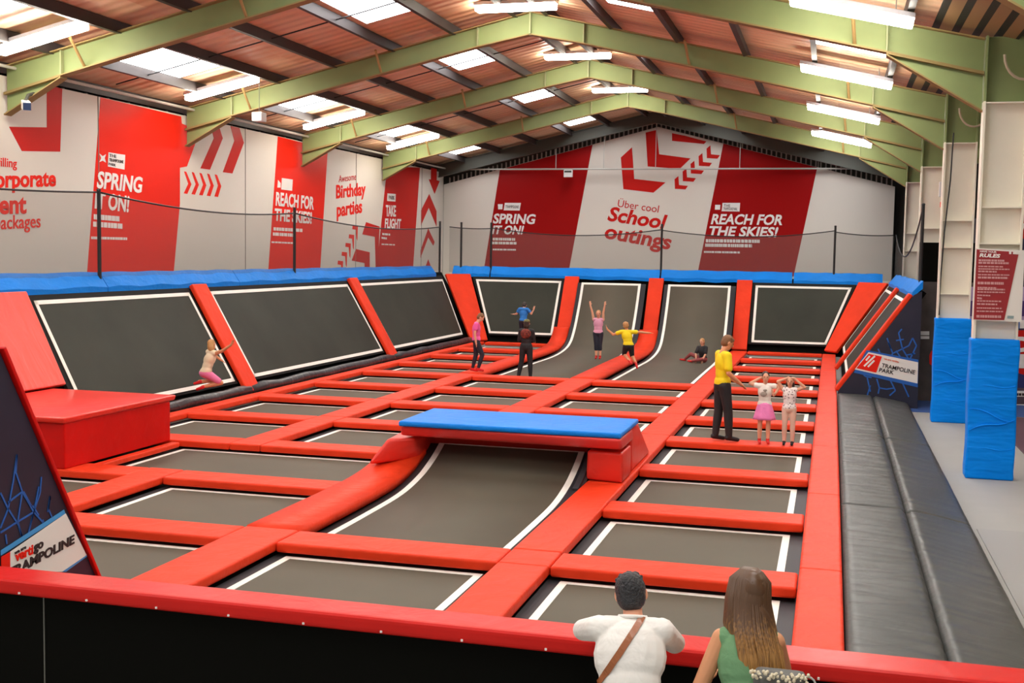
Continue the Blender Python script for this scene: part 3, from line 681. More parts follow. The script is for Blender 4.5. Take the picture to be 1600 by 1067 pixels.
# ---- angled walls
H = 2.1
def PL(s, q): return Vector((-11.15 - 1.26 * q, s, H * q))
def PB(s, q): return Vector((s, 36.42 + 1.22 * q, H * q))
def PR(s, q): return Vector((0.22 + 1.45 * q, s, H * q))
def PF(s, q): return Vector((s, 8.5 - 1.18 * q, H * q))
NL = Vector((2.1, 0, 1.26)).normalized(); NB = Vector((0, -2.1, 1.22)).normalized(); NR = Vector((-2.1, 0, 1.45)).normalized(); NF = Vector((0, 2.1, 1.18)).normalized()
def quad(P, N, a0, a1, b0, b1, q0, q1, o0, o1, bevel=0.0):
    """slab on a slanted wall: bottom edge a0..a1 at height q0, top edge b0..b1 at q1, from o0 to o1 metres proud"""
    base = [P(a0, q0), P(a1, q0), P(b1, q1), P(b0, q1)]
    return hexa(nb(), [p + N * o0 for p in base], [p + N * o1 for p in base], bevel)
def angled(P, N, a0, a1, b0, b1, label, q0=0.06, q1=0.99, group='angled wall trampolines'):
    mid = P((a0 + a1) / 2, 0.0)
    t = thing('angled_trampoline', mid, label, 'trampoline', group)
    def s(q, e, lo, hi): return lo + (hi - lo) * q
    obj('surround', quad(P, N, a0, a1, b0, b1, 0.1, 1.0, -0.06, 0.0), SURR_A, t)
    w = 0.075 * (1 if a1 > a0 else -1)
    def A(q, f, ins):
        l = a0 + (b0 - a0) * q; r_ = a1 + (b1 - a1) * q
        return l + ins if f == 0 else r_ - ins
    i1 = 0.1
    def sub(f0, in0, f1, in1, qa, qb, o0, o1): return quad(P, N, A(qa, f0, in0), A(qa, f1, in1), A(qb, f0, in0), A(qb, f1, in1), qa, qb, o0, o1)
    qa, qb = q0 + 0.06, q1 - 0.05
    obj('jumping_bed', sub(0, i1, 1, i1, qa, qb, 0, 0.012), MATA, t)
    bm = nb(); hq = 0.03
    for args in ((0, i1, 0, i1 + w, qa, qb), (1, i1 + w, 1, i1, qa, qb), (0, i1, 1, i1, qa, qa + hq), (0, i1, 1, i1, qb - hq, qb)):
        b2 = sub(*args, 0.0121, 0.018)
        me = bpy.data.meshes.new('x'); b2.to_mesh(me); b2.free(); bm.from_mesh(me); bpy.data.meshes.remove(me)
    obj('white_border', bm, WHITE_LINE, t)
    return t
def divider(P, N, a0, a1, b0, b1, label, q0=0.0, q1=1.0):
    o = obj('divider_pad', quad(P, N, a0, a1, b0, b1, q0, q1, 0.002, 0.1, 0.025), RED, None, True)
    o.modifiers.new('wn', 'WEIGHTED_NORMAL')
    return tag(o, label, 'pad', 'red divider pads on the angled walls')
# left wall
o = obj('corner_sheet', quad(PL, NL, 11.4, 15.75, 11.4, 15.95, 0.32, 1.0, 0.0, 0.08, 0.02), mat('sheet_red', (0.84, 0.05, 0.025), 0.34, 0.5, bump=0.8, bscale=2.2, stretch=(1, 2.5, 0.4)), None)
tag(o, 'broad wrinkled red vinyl sheet on the left angled wall above the padded platform', 'pad')
angled(PL, NL, 15.8, 20.85, 16.0, 20.9, 'black angled trampoline on the left wall behind the jumping girl')
angled(PL, NL, 21.45, 28.75, 21.5, 28.8, 'wide black angled trampoline in the middle of the left wall')
angled(PL, NL, 29.35, 35.5, 29.4, 36.7, 'black angled trampoline at the far end of the left wall')
divider(PL, NL, 20.88, 21.42, 20.92, 21.48, 'red divider pad right of the jumping girl on the left wall')
divider(PL, NL, 28.78, 29.32, 28.82, 29.38, 'red divider pad between the two far panels of the left wall')
# corner divider
def cdiv(b, tp, n, label):
    bm = nb(); n = Vector(n).normalized() * 0.1; base = [Vector(p) for p in b] + [Vector(p) for p in tp]
    hexa(bm, base, [p + n for p in base], 0.02)
    o = obj('divider_pad', bm, RED, None, True); o.modifiers.new('wn', 'WEIGHTED_NORMAL')
    tag(o, label, 'pad', 'red divider pads on the angled walls')
cdiv([PL(35.9, 0), PB(-10.75, 0)], [PB(-11.75, 1), PL(37.0, 1)], (1, -1, 1), 'red divider pad in the far left corner, behind the girl in the pink top')
# back wall
angled(PB, NB, -10.7, -8.5, -11.65, -8.45, 'black angled trampoline on the back wall behind the child in blue')
angled(PB, NB, -2.42, -0.1, -2.4, 0.75, 'black angled trampoline on the back wall, right of the curved ones')
for x, nm in ((-8.22, 'left of the far curved trampolines'), (-5.45, 'between the two far curved trampolines'), (-2.66, 'right of the far curved trampolines')):
    divider(PB, NB, x - 0.24, x + 0.22, x - 0.22, x + 0.26, 'red divider pad on the back wall, ' + nm, 0.22 if x < -3 else 0.0)
obj_b = nb()
for a, b in ((-7.98, -5.7), (-5.2, -2.9)):
    pass
# right wall
angled(PR, NR, 31.7, 35.7, 31.7, 36.6, 'narrow black angled trampoline at the far right corner')
angled(PR, NR, 26.5, 31.1, 26.5, 31.1, 'narrow black angled trampoline between the two thin red rails at right')
divider(PR, NR, 31.15, 31.65, 31.15, 31.65, 'thin red divider pad on the right angled wall')
divider(PR, NR, 26.1, 26.48, 26.1, 26.48, 'red edge pad along the end of the right angled wall')
cdiv([PB(-0.1, 0.02), PR(36.1, 0.02)], [PR(37.0, 1), PB(0.85, 1)], (-1, -1, 1), 'red divider pad in the far right corner')
# black skirt along the foot of the left wall
for a, b in ((15.5, 21.1), (21.1, 29.0), (29.0, 36.1)):
    bm = nb(); tube(bm, [(-11.17, a + 0.02 + (b - a - 0.04) * i / 12, 0.06 + 0.015 * math.sin(i * 1.9)) for i in range(13)], [0.1 + 0.012 * math.sin(i * 2.3) for i in range(13)], 10)
    o = obj('foot_roll', bm, BLACKV, None, True); tag(o, 'black vinyl roll along the foot of the left angled wall, %s' % {15.5: 'behind the red platform', 21.1: 'middle piece', 29.0: 'far piece'}[a], 'pad', 'black rolls under the angled walls')
# blue caps
def cap(P, a, b, label, dz=0.0, lift=0.0):
    pts = []
    bm = nb(); N = 14
    q = lambda s, u, z: P(s, u) + Vector((0, 0, z))
    prev = None
    rings = []
    for i in range(N + 1):
        s = a + (b - a) * i / N; w = 0.018 * math.sin(i * 1.7 + a)
        lo = P(s, 0.985); hi = P(s, 1.13)
        rings.append([bm.verts.new(Vector(p)) for p in (lo + Vector((0, 0, -0.02 + w)), lo + Vector((0, 0, 0.09 + w)), hi + Vector((0, 0, 0.04 + w * .5 + dz)), hi + Vector((0, 0, -0.12)), )])
    for i in range(N):
        for k in range(4):
            bm.faces.new((rings[i][k], rings[i][(k + 1) % 4], rings[i + 1][(k + 1) % 4], rings[i + 1][k]))
    bm.faces.new(rings[0]); bm.faces.new(rings[-1][::-1])
    o = obj('top_cushion', bm, BLUE, None, False)
    return tag(o, label, 'pad', 'blue cushions along the top of the angled walls')
cuts = [11.4, 18.2, 23.0, 29.2, 36.1]
for i in range(4): cap(PL, cuts[i] + .01, cuts[i + 1] - .01, 'blue top cushion on the left angled wall, %s from the front' % ORD[i])
cap(PB, -12.35, -11.05, 'short blue top cushion in the far left corner')
cap(PB, -11.0, -5.35, 'blue top cushion on the back wall left of the middle net post')
cap(PB, -5.3, -1.2, 'blue top cushion on the back wall right of the middle net post')
cap(PB, -1.15, 1.5, 'blue top cushion at the right end of the back wall')
cap(PR, 26.15, 36.9, 'sagging blue top cushion over the right angled wall')
# backs of the walls (plywood, black)
bm = nb()
for P, N_, a, b in ((PL, NL, 11.4, 37.3), (PB, NB, -12.0, 1.4), (PR, NR, 26.35, 37.3), ):
    base = [P(a, 0.0), P(b, 0.0), P(b, 1.08), P(a, 1.08)]
    hexa(bm, [p - N_ * 0.2 for p in base], [p - N_ * 0.13 for p in base])
o = obj('wall_backing', bm, BLACK); tag(o, 'black boards behind the angled trampolines round the court', 'backing')

# ---- end caps of the angled walls (navy boards with graphics and sign)
def webgfx(par, f, nrm, segs, w, lift):
    bm = nb(); n = Vector(nrm)
    for (x0, y0, x1, y1) in segs:
        a = f(x0, y0) + n * lift; b = f(x1, y1) + n * lift; d = (b - a).normalized(); s = d.cross(n) * w
        prism(bm, [a - s, b - s, b + s, a + s], n * 0.004)
    o = obj('line_graphic', bm, GRAPH, par); o['label'] = 'blue network lines'
    return o
t = thing('end_board', (1.0, 26.3, FZ), 'navy end board with trampoline park sign at the right of the court', 'board')
bm = nb(); prism(bm, [(0.2, 26.06, FZ), (0.2, 26.06, 0.0), (1.68, 26.06, 2.12), (1.84, 26.06, 2.2), (1.84, 26.06, FZ)], (0, 0.03, 0)); obj('board', bm, NAVY, t)
fr = lambda x, y: unp(x, y, 'y', 26.06)
nr = (0, -1, 0)
webgfx(t, fr, nr, [(1388, 535, 1395, 552), (1395, 552, 1410, 545), (1410, 545, 1421, 563), (1410, 545, 1404, 520), (1404, 520, 1409, 514), (1421, 563, 1432, 540), (1432, 540, 1426, 528), (1426, 528, 1420, 540), (1420, 540, 1410, 545), (1395, 552, 1390, 560), (1372, 545, 1377, 556), (1386, 528, 1392, 545), (1400, 548, 1407, 558), (1345, 580, 1352, 588), (1352, 588, 1362, 590), (1355, 590, 1360, 612), (1370, 592, 1374, 606), (1374, 606, 1385, 608), (1385, 608, 1398, 606), (1390, 592, 1399, 610), (1399, 610, 1390, 618), (1410, 598, 1420, 620), (1374, 606, 1372, 615), (1360, 602, 1355, 618), (1415, 555, 1430, 552), (1400, 532, 1412, 530)], 0.014, 0.002)
poly('sign_edge', [fr(1354, 547), fr(1435, 562), fr(1434, 605), fr(1334, 582)], GRAPH, t, nr, 0.005)
poly('sign_panel', [fr(1357, 550), fr(1434.5, 566), fr(1433.5, 599), fr(1335.5, 577)], SIGNW, t, nr, 0.010, 'white sign panel')
poly('logo_square', [fr(1357, 552.5), fr(1378, 557), fr(1369, 582), fr(1338, 575)], PRINT_RED2, t, nr, 0.016, 'red logo square')
for (x0, y0, x1, y1) in ((1353, 563, 1359, 556), (1350, 572, 1367, 556), (1356, 573, 1366, 563)):
    a, b = fr(x0, y0), fr(x1, y1); s = (b - a).normalized().cross(Vector(nr)) * 0.018
    poly('logo_stroke', [a - s, b - s, b + s, a + s], SIGNW, t, nr, 0.021)
def tx(par, f, nrm, s, bl, br, tl, mt, lift, shear=0, off=0.02):
    n = Vector(nrm) * lift
    o = text('lettering', s, mt, par, f(*bl) + n, f(*br) + n, f(*tl) + n, nrm, shear, off); o['label'] = 'lettering reading ' + s
tx(t, fr, nr, 'we are vertigo', (1381, 562.5), (1404, 568), (1381.5, 558.5), mat('print_orange', (0.8, 0.12, 0.02), 0.5), 0.015)
tx(t, fr, nr, 'TRAMPOLINE', (1377, 573.5), (1429, 585), (1378.5, 567), INK, 0.015)
tx(t, fr, nr, 'PARK', (1373, 580.5), (1396, 585), (1374.5, 574.5), INK, 0.015)

XC = -5.9
t = thing('end_board', (XC, 7.8, FZ), 'navy end board with TRAMPOLINE sign at the near left', 'board')
bm = nb(); prism(bm, [(XC - 0.03, 8.5, 0.0), (XC - 0.03, 8.5, FZ), (XC - 0.03, 7.02, FZ), (XC - 0.03, 7.02, 2.15), (XC - 0.03, 7.3, 2.1)], (0.03, 0, 0)); obj('board', bm, NAVY, t)
fl = lambda x, y: unp(x, y, 'x', XC)
nl = (1, 0, 0)
G = [(0, 825, 12, 795), (12, 795, 20, 752), (12, 795, 28, 820), (20, 752, 26, 710), (26, 710, 24, 738), (24, 738, 34, 768), (34, 768, 12, 785), (34, 768, 27, 815), (34, 768, 52, 800), (52, 800, 27, 815), (52, 800, 62, 770), (62, 770, 64, 745), (52, 800, 68, 818), (68, 818, 66, 812), (27, 815, 36, 845), (27, 815, 0, 832), (52, 800, 46, 825), (36, 845, 28, 820), (75, 795, 78, 775), (75, 795, 82, 812), (60, 805, 50, 790), (36, 768, 48, 790), (12, 795, 0, 770), (10, 850, 8, 835), (42, 840, 52, 800), (60, 760, 52, 800), (78, 775, 74, 800)]
webgfx(t, fl, nl, G, 0.007, 0.002)
poly('sign_edge', [fl(0, 868), fl(0, 860), fl(99, 796), fl(101, 802)], mat('sign_light_blue', (0.04, 0.3, 0.65), 0.5), t, nl, 0.004)
poly('sign_edge', [fl(95, 893), fl(134, 866), fl(135, 869), fl(102, 893)], mat('sign_light_blue', (0.04, 0.3, 0.65), 0.5), t, nl, 0.004)
poly('sign_panel', [fl(14, 862), fl(101, 802), fl(133.5, 867), fl(95, 893), fl(14, 893)], SIGNW, t, nl, 0.008, 'white sign panel')
poly('logo_square', [fl(0, 870), fl(14, 862), fl(14, 895), fl(0, 895)], PRINT_RED2, t, nl, 0.008, 'red part of the sign')
tx(t, fl, nl, 'we are', (20, 866.5), (38, 856.5), (20, 862.5), INK, 0.013)
tx(t, fl, nl, 'verti', (21, 878), (49, 865), (21, 863), PRINT_RED2, 0.013, 0, 0.03)
tx(t, fl, nl, 'go', (50, 867), (65, 859), (50, 852), INK, 0.013, 0, 0.03)
tx(t, fl, nl, 'TRAMPOLINE', (9, 905), (113.5, 849), (9, 889), INK, 0.013, 0, 0.03)
o = obj('divider_pad', quad(PF, NF, -6.02, -5.87, -6.02, -5.87, 0.0, 1.0, 0.0, 0.035, 0.01), RED_D, None); tag(o, 'thin red edge pad along the slanted end of the near left angled wall', 'pad', 'red divider pads on the angled walls')
angled(PF, NF, -6.1, -10.6, -6.1, -10.6, 'angled trampoline of the near left wall, seen only from behind its end board')
bm = nb(); base = [PF(-10.7, 0), PF(-5.94, 0), PF(-5.94, 1.05), PF(-10.7, 1.05)]; hexa(bm, [p - NF * .14 for p in base], [p - NF * .07 for p in base])
o = obj('wall_backing', bm, BLACK); tag(o, 'black boards behind the near left angled wall', 'backing')
cap(PF, -5.95, -10.8, 'blue top cushion of the near left angled wall')

# ---- front rail
t = thing('barrier', (-2, 6.5, FZ), 'black front barrier with a long padded red rail the couple leans on', 'barrier')
bm = nb(); box(bm, -7.5, 4.2, 6.34, 6.62, 0.6, 0.7, 0.03, 3)
for f in bm.faces: pass
obj('padded_rail', bm, mat('rail_red', (0.62, 0.016, 0.012), 0.36, 0.14, bump=0.25, bscale=4, var=0.08), t)
obj('black_panel', boxm(-7.5, 4.2, 6.4, 6.58, FZ, 0.6), BLACK, t)
bm = nb()
for i in range(22):
    x = -7.0 + i * 0.5; box(bm, x, x + 0.012, 6.333, 6.342, 0.615, 0.627)
obj('rail_tacks', bm, WP, t)
bm = nb(); box(bm, -4.86, -4.852, 6.395, 6.4, FZ, 0.6); obj('panel_seam', bm, mat('seam_light', (0.12, 0.12, 0.1), 0.6), t)

# ---- grey mats right of the court
def gmat(y0, y1, x0, x1, z0, z1, label):
    bm = nb(); N = 150; M = 14; grid = []; inner = x0 < 0.5
    for i in range(N + 1):
        row = []
        for j in range(M + 1):
            x = x0 + (x1 - x0) * j / M; y = y0 + (y1 - y0) * i / N
            d = (x1 - x) if inner else (x - x0)          # gathered along the seam, smoother away from it
            z = z0 + (z1 - z0) * j / M + 0.01 * noise.noise(Vector((x * 1.5, y * 1.2, 3)))
            z += 0.022 * math.exp(-d * 5.0) * noise.noise(Vector((x * 1.3, y * 7 + x * 2, 9))) + 0.004 * noise.noise(Vector((x, y * 6, 5)))
            z -= 0.03 * math.exp(-d * 30)
            if j in (0, M) or i in (0, N): z -= 0.02
            row.append(bm.verts.new((x, y, z)))
        grid.append(row)
    for i in range(N):
        for j in range(M): bm.faces.new((grid[i][j], grid[i][j + 1], grid[i + 1][j + 1], grid[i + 1][j]))
    bd = [e for e in bm.edges if e.is_boundary]
    r = bmesh.ops.extrude_edge_only(bm, edges=bd)
    for v in [g for g in r['geom'] if isinstance(g, bmesh.types.BMVert)]: v.co.z = FZ + 0.005
    o = obj('crash_mat', bm, GREYV, None, True)
    return tag(o, label, 'mat', 'grey crash mats right of the court')
for (a, b, nm) in ((8.2, 14.2, 'nearest'), (14.22, 20.0, 'middle'), (20.02, 26.0, 'farthest')):
    gmat(a, b, 0.2, 0.92, -0.01, -0.03, 'creased grey vinyl mat beside the red edge pad, %s of the inner row' % nm)
    gmat(a, b, 0.93, 1.64, -0.03, -0.16, 'creased grey vinyl mat sloping to the walkway, %s of the outer row' % nm)
o = obj('floor_mat', boxm(1.7, 8, 25.6, 43, FZ, FZ + 0.02), FBLUE); tag(o, 'blue floor matting at the foot of the dark partition', 'mat')
o = obj('floor_mat', boxm(3.15, 8, 14, 25.4, FZ, FZ + 0.02), FPURP); tag(o, 'plum coloured floor matting at the right edge of the photo', 'mat')
o = obj('floor_mat', boxm(1.75, 3.1, 7, 14.6, FZ, FZ + 0.012), mat('pale_mat', (0.3, 0.3, 0.29), 0.5)); tag(o, 'nearest grey floor matting of the walkway right of the crash mats', 'mat')

# ---- blue column pads and notice board
for y, nm in ((18.2, 'nearest column, under the notice board'), (24.3, 'second column from the front')):
    t = thing('column_pad', (2.3, y, FZ), 'tall blue vinyl pad wrapped round the %s' % nm, 'pad', 'blue column pads')
    bm = nb(); box(bm, 1.97, 2.63, y - 0.17, y + 0.17, FZ, 1.74, 0.03, 3); bmesh.ops.subdivide_edges(bm, edges=[e for e in bm.edges if abs(e.verts[0].co.z - e.verts[1].co.z) > 1], cuts=16)
    for v in bm.verts:
        if v.co.z > FZ + .05 and v.co.z < 1.7: v.co.y += 0.012 * math.sin(v.co.z * 7 + v.co.x * 2); v.co.x += 0.008 * math.sin(v.co.z * 5)
    obj('padded_cover', bm, BLUE_COL, t, True)
    bm = nb()
    for (z, a, b) in ((0.62, 0.1, -0.06), (0.5, -0.1, 0.1), (0.15, -0.04, 0.03), (1.0, 0.02, 0.09)):
        tube(bm, [(1.99 + 0.62 * i / 10, y - 0.17, z + a + (b - a) * i / 10 + 0.03 * math.sin(i * .6)) for i in range(11)], [0.004 + 0.01 * math.sin(math.pi * i / 10) for i in range(11)], 6)
    obj('crease', bm, BLUE_COL, t, True)
fb = lambda x, y: unp(x, y, 'y', 17.98)
nbv = (0, -1, 0)
t = thing('notice_board', fb(1560, 450), 'dark red notice board with rules in white print on the nearest column', 'sign')
poly('panel', [fb(1524, 388), fb(1601, 391), fb(1596, 503), fb(1520, 500)], SIGNW, t, nbv, 0.0)
poly('panel', [fb(1526, 389.5), fb(1592, 394), fb(1569, 500), fb(1521, 499)], mat('notice_red', (0.3, 0.01, 0.015), 0.5), t, nbv, 0.006, 'dark red field')
tx(t, fb, nbv, 'HAVE YOUR', (1531, 394), (1557, 395.5), (1531, 391), WP, 0.011)
tx(t, fb, nbv, 'RULES', (1530, 401.5), (1562, 403), (1531, 395.5), WP, 0.011, 0.1, 0.04)
PINKP = mat('print_pink', (0.6, 0.3, 0.3), 0.5)
rows = []
for (y, xe, h) in ((408, 1569, 3), (412, 1576, 3), (417, 1567, 2), (421, 1577, 2), (425, 1557, 2.4), (430, 1577, 2), (435, 1575, 3), (444, 1568, 4), (450, 1557, 2), (453, 1570, 2.6), (457, 1570, 2), (462, 1547, 2), (467, 1534, 3), (471, 1564, 2), (476, 1558, 2.5), (482, 1565, 2), (487, 1567, 2), (496, 1564, 4)):
    rows.append((1529 - (y - 408) * 0.04, y, xe, y + 0.8, h))
bars('fine_print', PINKP, t, rows, nbv, fb, 0.011)
poly('logo_box', [fb(1583, 392), fb(1598, 393), fb(1597, 398), fb(1582.5, 397)], SIGNW, t, nbv, 0.011)
poly('logo_mark', [fb(1576.5, 393), fb(1580, 393), fb(1580, 397), fb(1576.5, 397)], SIGNW, t, nbv, 0.011)
poly('logo_box', [fb(1574, 493), fb(1584, 493.5), fb(1583.5, 498), fb(1573.5, 497.5)], mat('grey_green', (0.25, 0.35, 0.35), 0.5), t, nbv, 0.008)

# ---- partition with posters behind the columns
YP = 27.6
t = thing('partition', (3.5, YP, FZ), 'dark partition behind the columns with loud red and purple posters', 'partition')
obj('lower_boards', boxm(1.86, 3.3, YP, YP + 0.08, FZ, 2.38), mat('brown_boards', (0.11, 0.09, 0.084), 0.6, 0.2, bump=0.3, bscale=6, var=0.35, vscale=3), t)
obj('upper_boards', boxm(1.86, 3.3, YP, YP + 0.08, 2.38, 3.25), BLACK, t)
obj('poster_field', boxm(3.3, 8.3, YP, YP + 0.08, FZ, 5.3), mat('poster_dark', (0.02, 0.01, 0.05), 0.5), t)
fp = lambda x, y: unp(x, y, 'y', YP)
np_ = (0, -1, 0)
def pp(name, pts, mt, lift=0.004): poly(name, [fp(*q) for q in pts], mt, t, np_, lift)
LIL = mat('poster_lilac', (0.4, 0.3, 0.5), 0.5); PUR = mat('poster_purple', (0.06, 0.02, 0.16), 0.5); PNAV = mat('poster_navy', (0.01, 0.015, 0.12), 0.5)
pp('poster_red', [(1576, 258), (1680, 262), (1680, 375), (1576, 372)], PRINT_RED)
pp('poster_band', [(1576, 290), (1680, 294), (1680, 298), (1576, 294)], WP, 0.01)
pp('poster_band', [(1576, 325), (1680, 329), (1680, 332), (1576, 328)], WP, 0.01)
pp('poster_band', [(1576, 150), (1680, 150), (1680, 250), (1576, 205)], SIGNW, 0.004)
pp('poster_lilac', [(1515, 448), (1680, 448), (1680, 470), (1515, 470)], LIL)
pp('poster_purple', [(1515, 470), (1680, 470), (1680, 494), (1515, 494)], PUR)
pp('poster_lilac', [(1515, 494), (1680, 494), (1680, 500), (1515, 500)], LIL)
pp('poster_white', [(1515, 500), (1680, 500), (1680, 513), (1515, 513)], WP)
pp('poster_red', [(1515, 516), (1680, 516), (1680, 640), (1515, 640)], PRINT_RED, 0.002)
pp('poster_black', [(1515, 522), (1583, 522), (1589, 575), (1515, 575)], INK, 0.006)
pp('poster_navy', [(1515, 560), (1583, 580), (1680, 612), (1680, 640), (1515, 640)], PNAV, 0.008)
pp('poster_black', [(1515, 606), (1680, 606), (1680, 640), (1515, 640)], mat('poster_brown', (0.08, 0.05, 0.07), 0.5), 0.012)
pp('poster_band', [(1515, 610), (1680, 611), (1680, 620), (1515, 619)], WP, 0.018)
pp('poster_band', [(1515, 631), (1680, 632), (1680, 638), (1515, 637)], WP, 0.018)
bars('fine_print', INK, t, [(1582, 618, 1680, 619, 4), (1582, 636.5, 1680, 637.5, 3)], np_, fp, 0.024)
tx(t, fp, np_, 'I', (1586, 513), (1593, 513), (1586, 500), GRAPH, 0.012)
tx(t, fp, np_, 'DR', (1583, 550), (1640, 550), (1583, 526), WP, 0.014, 0.05, 0.06)
tx(t, fp, np_, 'ER', (1591, 575), (1645, 576), (1591, 553), WP, 0.014, 0.05, 0.06)
tx(t, fp, np_, '7', (1592, 370), (1602, 370), (1592, 349), WP, 0.014, 0.1, 0.05)
pp('switch_plate', [(1438.5, 517.5), (1452, 517.5), (1452, 523.5), (1438.5, 523.5)], LAMPB, 0.01)
pp('switch_plate', [(1438.5, 525), (1452, 525), (1452, 529.5), (1438.5, 529.5)], LAMPB, 0.01)
pp('poster_red', [(1455, 548), (1470, 545), (1480, 545), (1480, 578), (1462, 577), (1452, 568), (1452, 555)], PRINT_RED2, 0.01)
pp('poster_band', [(1457, 551), (1466, 548), (1464, 562), (1458, 560)], WP, 0.014)
# plants/box row near base
# ---- far wall things seen above the partition between the columns
bm = boxm(2.6, 8.3, 40.0, 40.15, FZ, 4.2); o = obj('far_screen', bm, mat('grey_screen', (0.2, 0.2, 0.23), 0.6)); tag(o, 'grey screen wall far behind the columns at the right', 'screen')
t = thing('electric_box', (2.35, 36.2, 3.6), 'white box with a red box below it between the second and third columns', 'box')
p = unp(1474, 296, 'y', 30.1); obj('white_case', boxm(p.x - .1, p.x + .12, p.y - .1, p.y + .05, p.z - .18, p.z + .18, 0.01), LAMPB, t)
p = unp(1475, 320, 'y', 30.1); obj('red_case', boxm(p.x - .09, p.x + .1, p.y - .1, p.y + .05, p.z - .06, p.z + .07, 0.01), PRINT_RED2, t)

# ---- safety net and posts
def net(P, a, b, za, zb, sag, z0, label, n=14, lean=0.0):
    t = thing('safety_net', P(a), label, 'net', 'dark safety nets above the blue cushions')
    bm = nb(); top = []; g = []
    for i in range(n + 1):
        q = i / n; s = a + (b - a) * q
        z = za + (zb - za) * q - sag * 4 * q * (1 - q)
        base = P(s); w = 0.02 * math.sin(i * 2.1)
        g.append([bm.verts.new((base.x + (w * (0 if k in (0, 5) else 1)), base.y + (w if k not in (0, 5) else 0), z0 + (z - z0) * k / 5)) for k in range(6)]); top.append(Vector((base.x, base.y, z)))
    for i in range(n):
        for k in range(5): bm.faces.new((g[i][k], g[i + 1][k], g[i + 1][k + 1], g[i][k + 1]))
    obj('netting', bm, NET, t, True)
    bm = nb(); tube(bm, top, 0.018, 6); obj('top_rope', bm, POLE, t, True)
def post(P, z0, z1, label):
    p = P; bm = nb(); tube(bm, [(p[0], p[1], z0), (p[0], p[1], z1)], 0.035, 10); tube(bm, [(p[0], p[1], z1), (p[0], p[1], z1 + 0.03)], [0.045, 0.03], 10)
    o = obj('net_post', bm, POLE); tag(o, label, 'post', 'black net posts')
LP = lambda s: Vector((-12.52, s, 0)); BP = lambda s: Vector((s, 37.8, 0))
net(LP, 14.0, 18.14, 3.72, 3.82, 0.03, 2.25, 'safety net on the left wall, nearest stretch before the first post')
net(LP, 18.14, 25.95, 3.82, 3.74, 0.16, 2.25, 'safety net on the left wall between the first and second posts')
net(LP, 25.95, 36.8, 3.74, 3.69, 0.2, 2.25, 'safety net on the left wall between the second post and the far corner')
net(BP, -12.52, -11.05, 3.72, 3.68, 0.03, 2.2, 'short safety net stretch at the far left corner')
net(BP, -11.05, -5.33, 3.7, 3.7, 0.22, 2.2, 'safety net on the back wall left of School outings')
net(BP, -5.33, 0.05, 3.68, 3.72, 0.2, 2.2, 'safety net on the back wall right of School outings')
net(BP, 0.05, 1.8, 3.68, 3.6, 0.05, 2.2, 'short safety net stretch at the right end of the back wall')
net(lambda s: Vector((1.85, s, 0)), 37.8, 26.9, 3.6, 4.0, 0.85, 2.3, 'drooping safety net above the right angled wall, folded like a curtain')
for p, nm in (((-12.52, 18.14), 'nearest on the left wall'), ((-12.52, 25.95), 'second on the left wall'), ((-12.52, 36.8), 'at the far left corner'), ((-12.1, 37.8), 'leaning in the far left corner'), ((-11.05, 37.8), 'leftmost on the back wall'), ((-5.33, 37.8), 'in the middle of the back wall'), ((0.05, 37.8), 'right part of the back wall'), ((1.85, 26.9), 'standing on the right angled wall')):
    post(p, 2.2, 3.85 if p[0] < 1 else 4.05, 'black net post ' + nm)
# cables by the columns
bm = nb(); tube(bm, [(2.15, 24.1, 5.3), (2.13, 24.1, 4.4), (2.06, 24.08, 3.4), (2.03, 24.08, 2.6), (2.03, 24.08, 1.8)], 0.014, 6); o = obj('hanging_cable', bm, POLE); tag(o, 'black cable hanging down the second column', 'cable')
for y in (18.2, 24.3):
    bm = nb(); tube(bm, [(2.2 + 0.55 * math.sin(math.pi * i / 12 - 1.57) * 0.5 + 0.3, y - 0.3 , 5.75 - 0.35 * math.sin(math.pi * i / 12)) for i in range(13)], 0.02, 6)
    o = obj('looped_hose', bm, mat('beige_hose', (0.5, 0.42, 0.3), 0.5)); tag(o, 'pale looped hose at the head of the %s column' % ('nearest' if y < 20 else 'second'), 'hose', 'looped hoses')

# ================================================================== PEOPLE
def cap3(bm, a, b, ra, rb, n=12, flat=None):
    """tapered capsule"""
    a, b = Vector(a), Vector(b); d = b - a; L_ = d.length
    if L_ < 1e-5: d = Vector((0, 0, 1))
    t = d.normalized(); u = t.cross(Vector((0, 0, 1)));
    if u.length < 1e-3: u = t.cross(Vector((1, 0, 0)))
    u.normalize(); v = t.cross(u); rings = []
    for k in range(4, 0, -1):
        an = math.pi / 2 * k / 4.5; rings.append((a - t * ra * math.sin(an), ra * math.cos(an)))
    rings += [(a, ra), (b, rb)]
    for k in range(1, 5):
        an = math.pi / 2 * k / 4.5; rings.append((b + t * rb * math.sin(an), rb * math.cos(an)))
    vs = []
    for c, r in rings:
        vs.append([bm.verts.new(c + (u * math.cos(2 * math.pi * k / n) + v * math.sin(2 * math.pi * k / n)) * r) for k in range(n)])
    for i in range(len(vs) - 1):
        for k in range(n): bm.faces.new((vs[i][k], vs[i][(k + 1) % n], vs[i + 1][(k + 1) % n], vs[i + 1][k]))
    bm.faces.new(vs[0][::-1]); bm.faces.new(vs[-1])
def ell(bm, c, ax, r):
    """ellipsoid with axes ax (3 unit vectors) and radii r"""
    res = bmesh.ops.create_uvsphere(bm, u_segments=16, v_segments=10, radius=1)
    c = Vector(c)
    for v in res['verts']: v.co = c + ax[0] * (v.co.x * r[0]) + ax[1] * (v.co.y * r[1]) + ax[2] * (v.co.z * r[2])
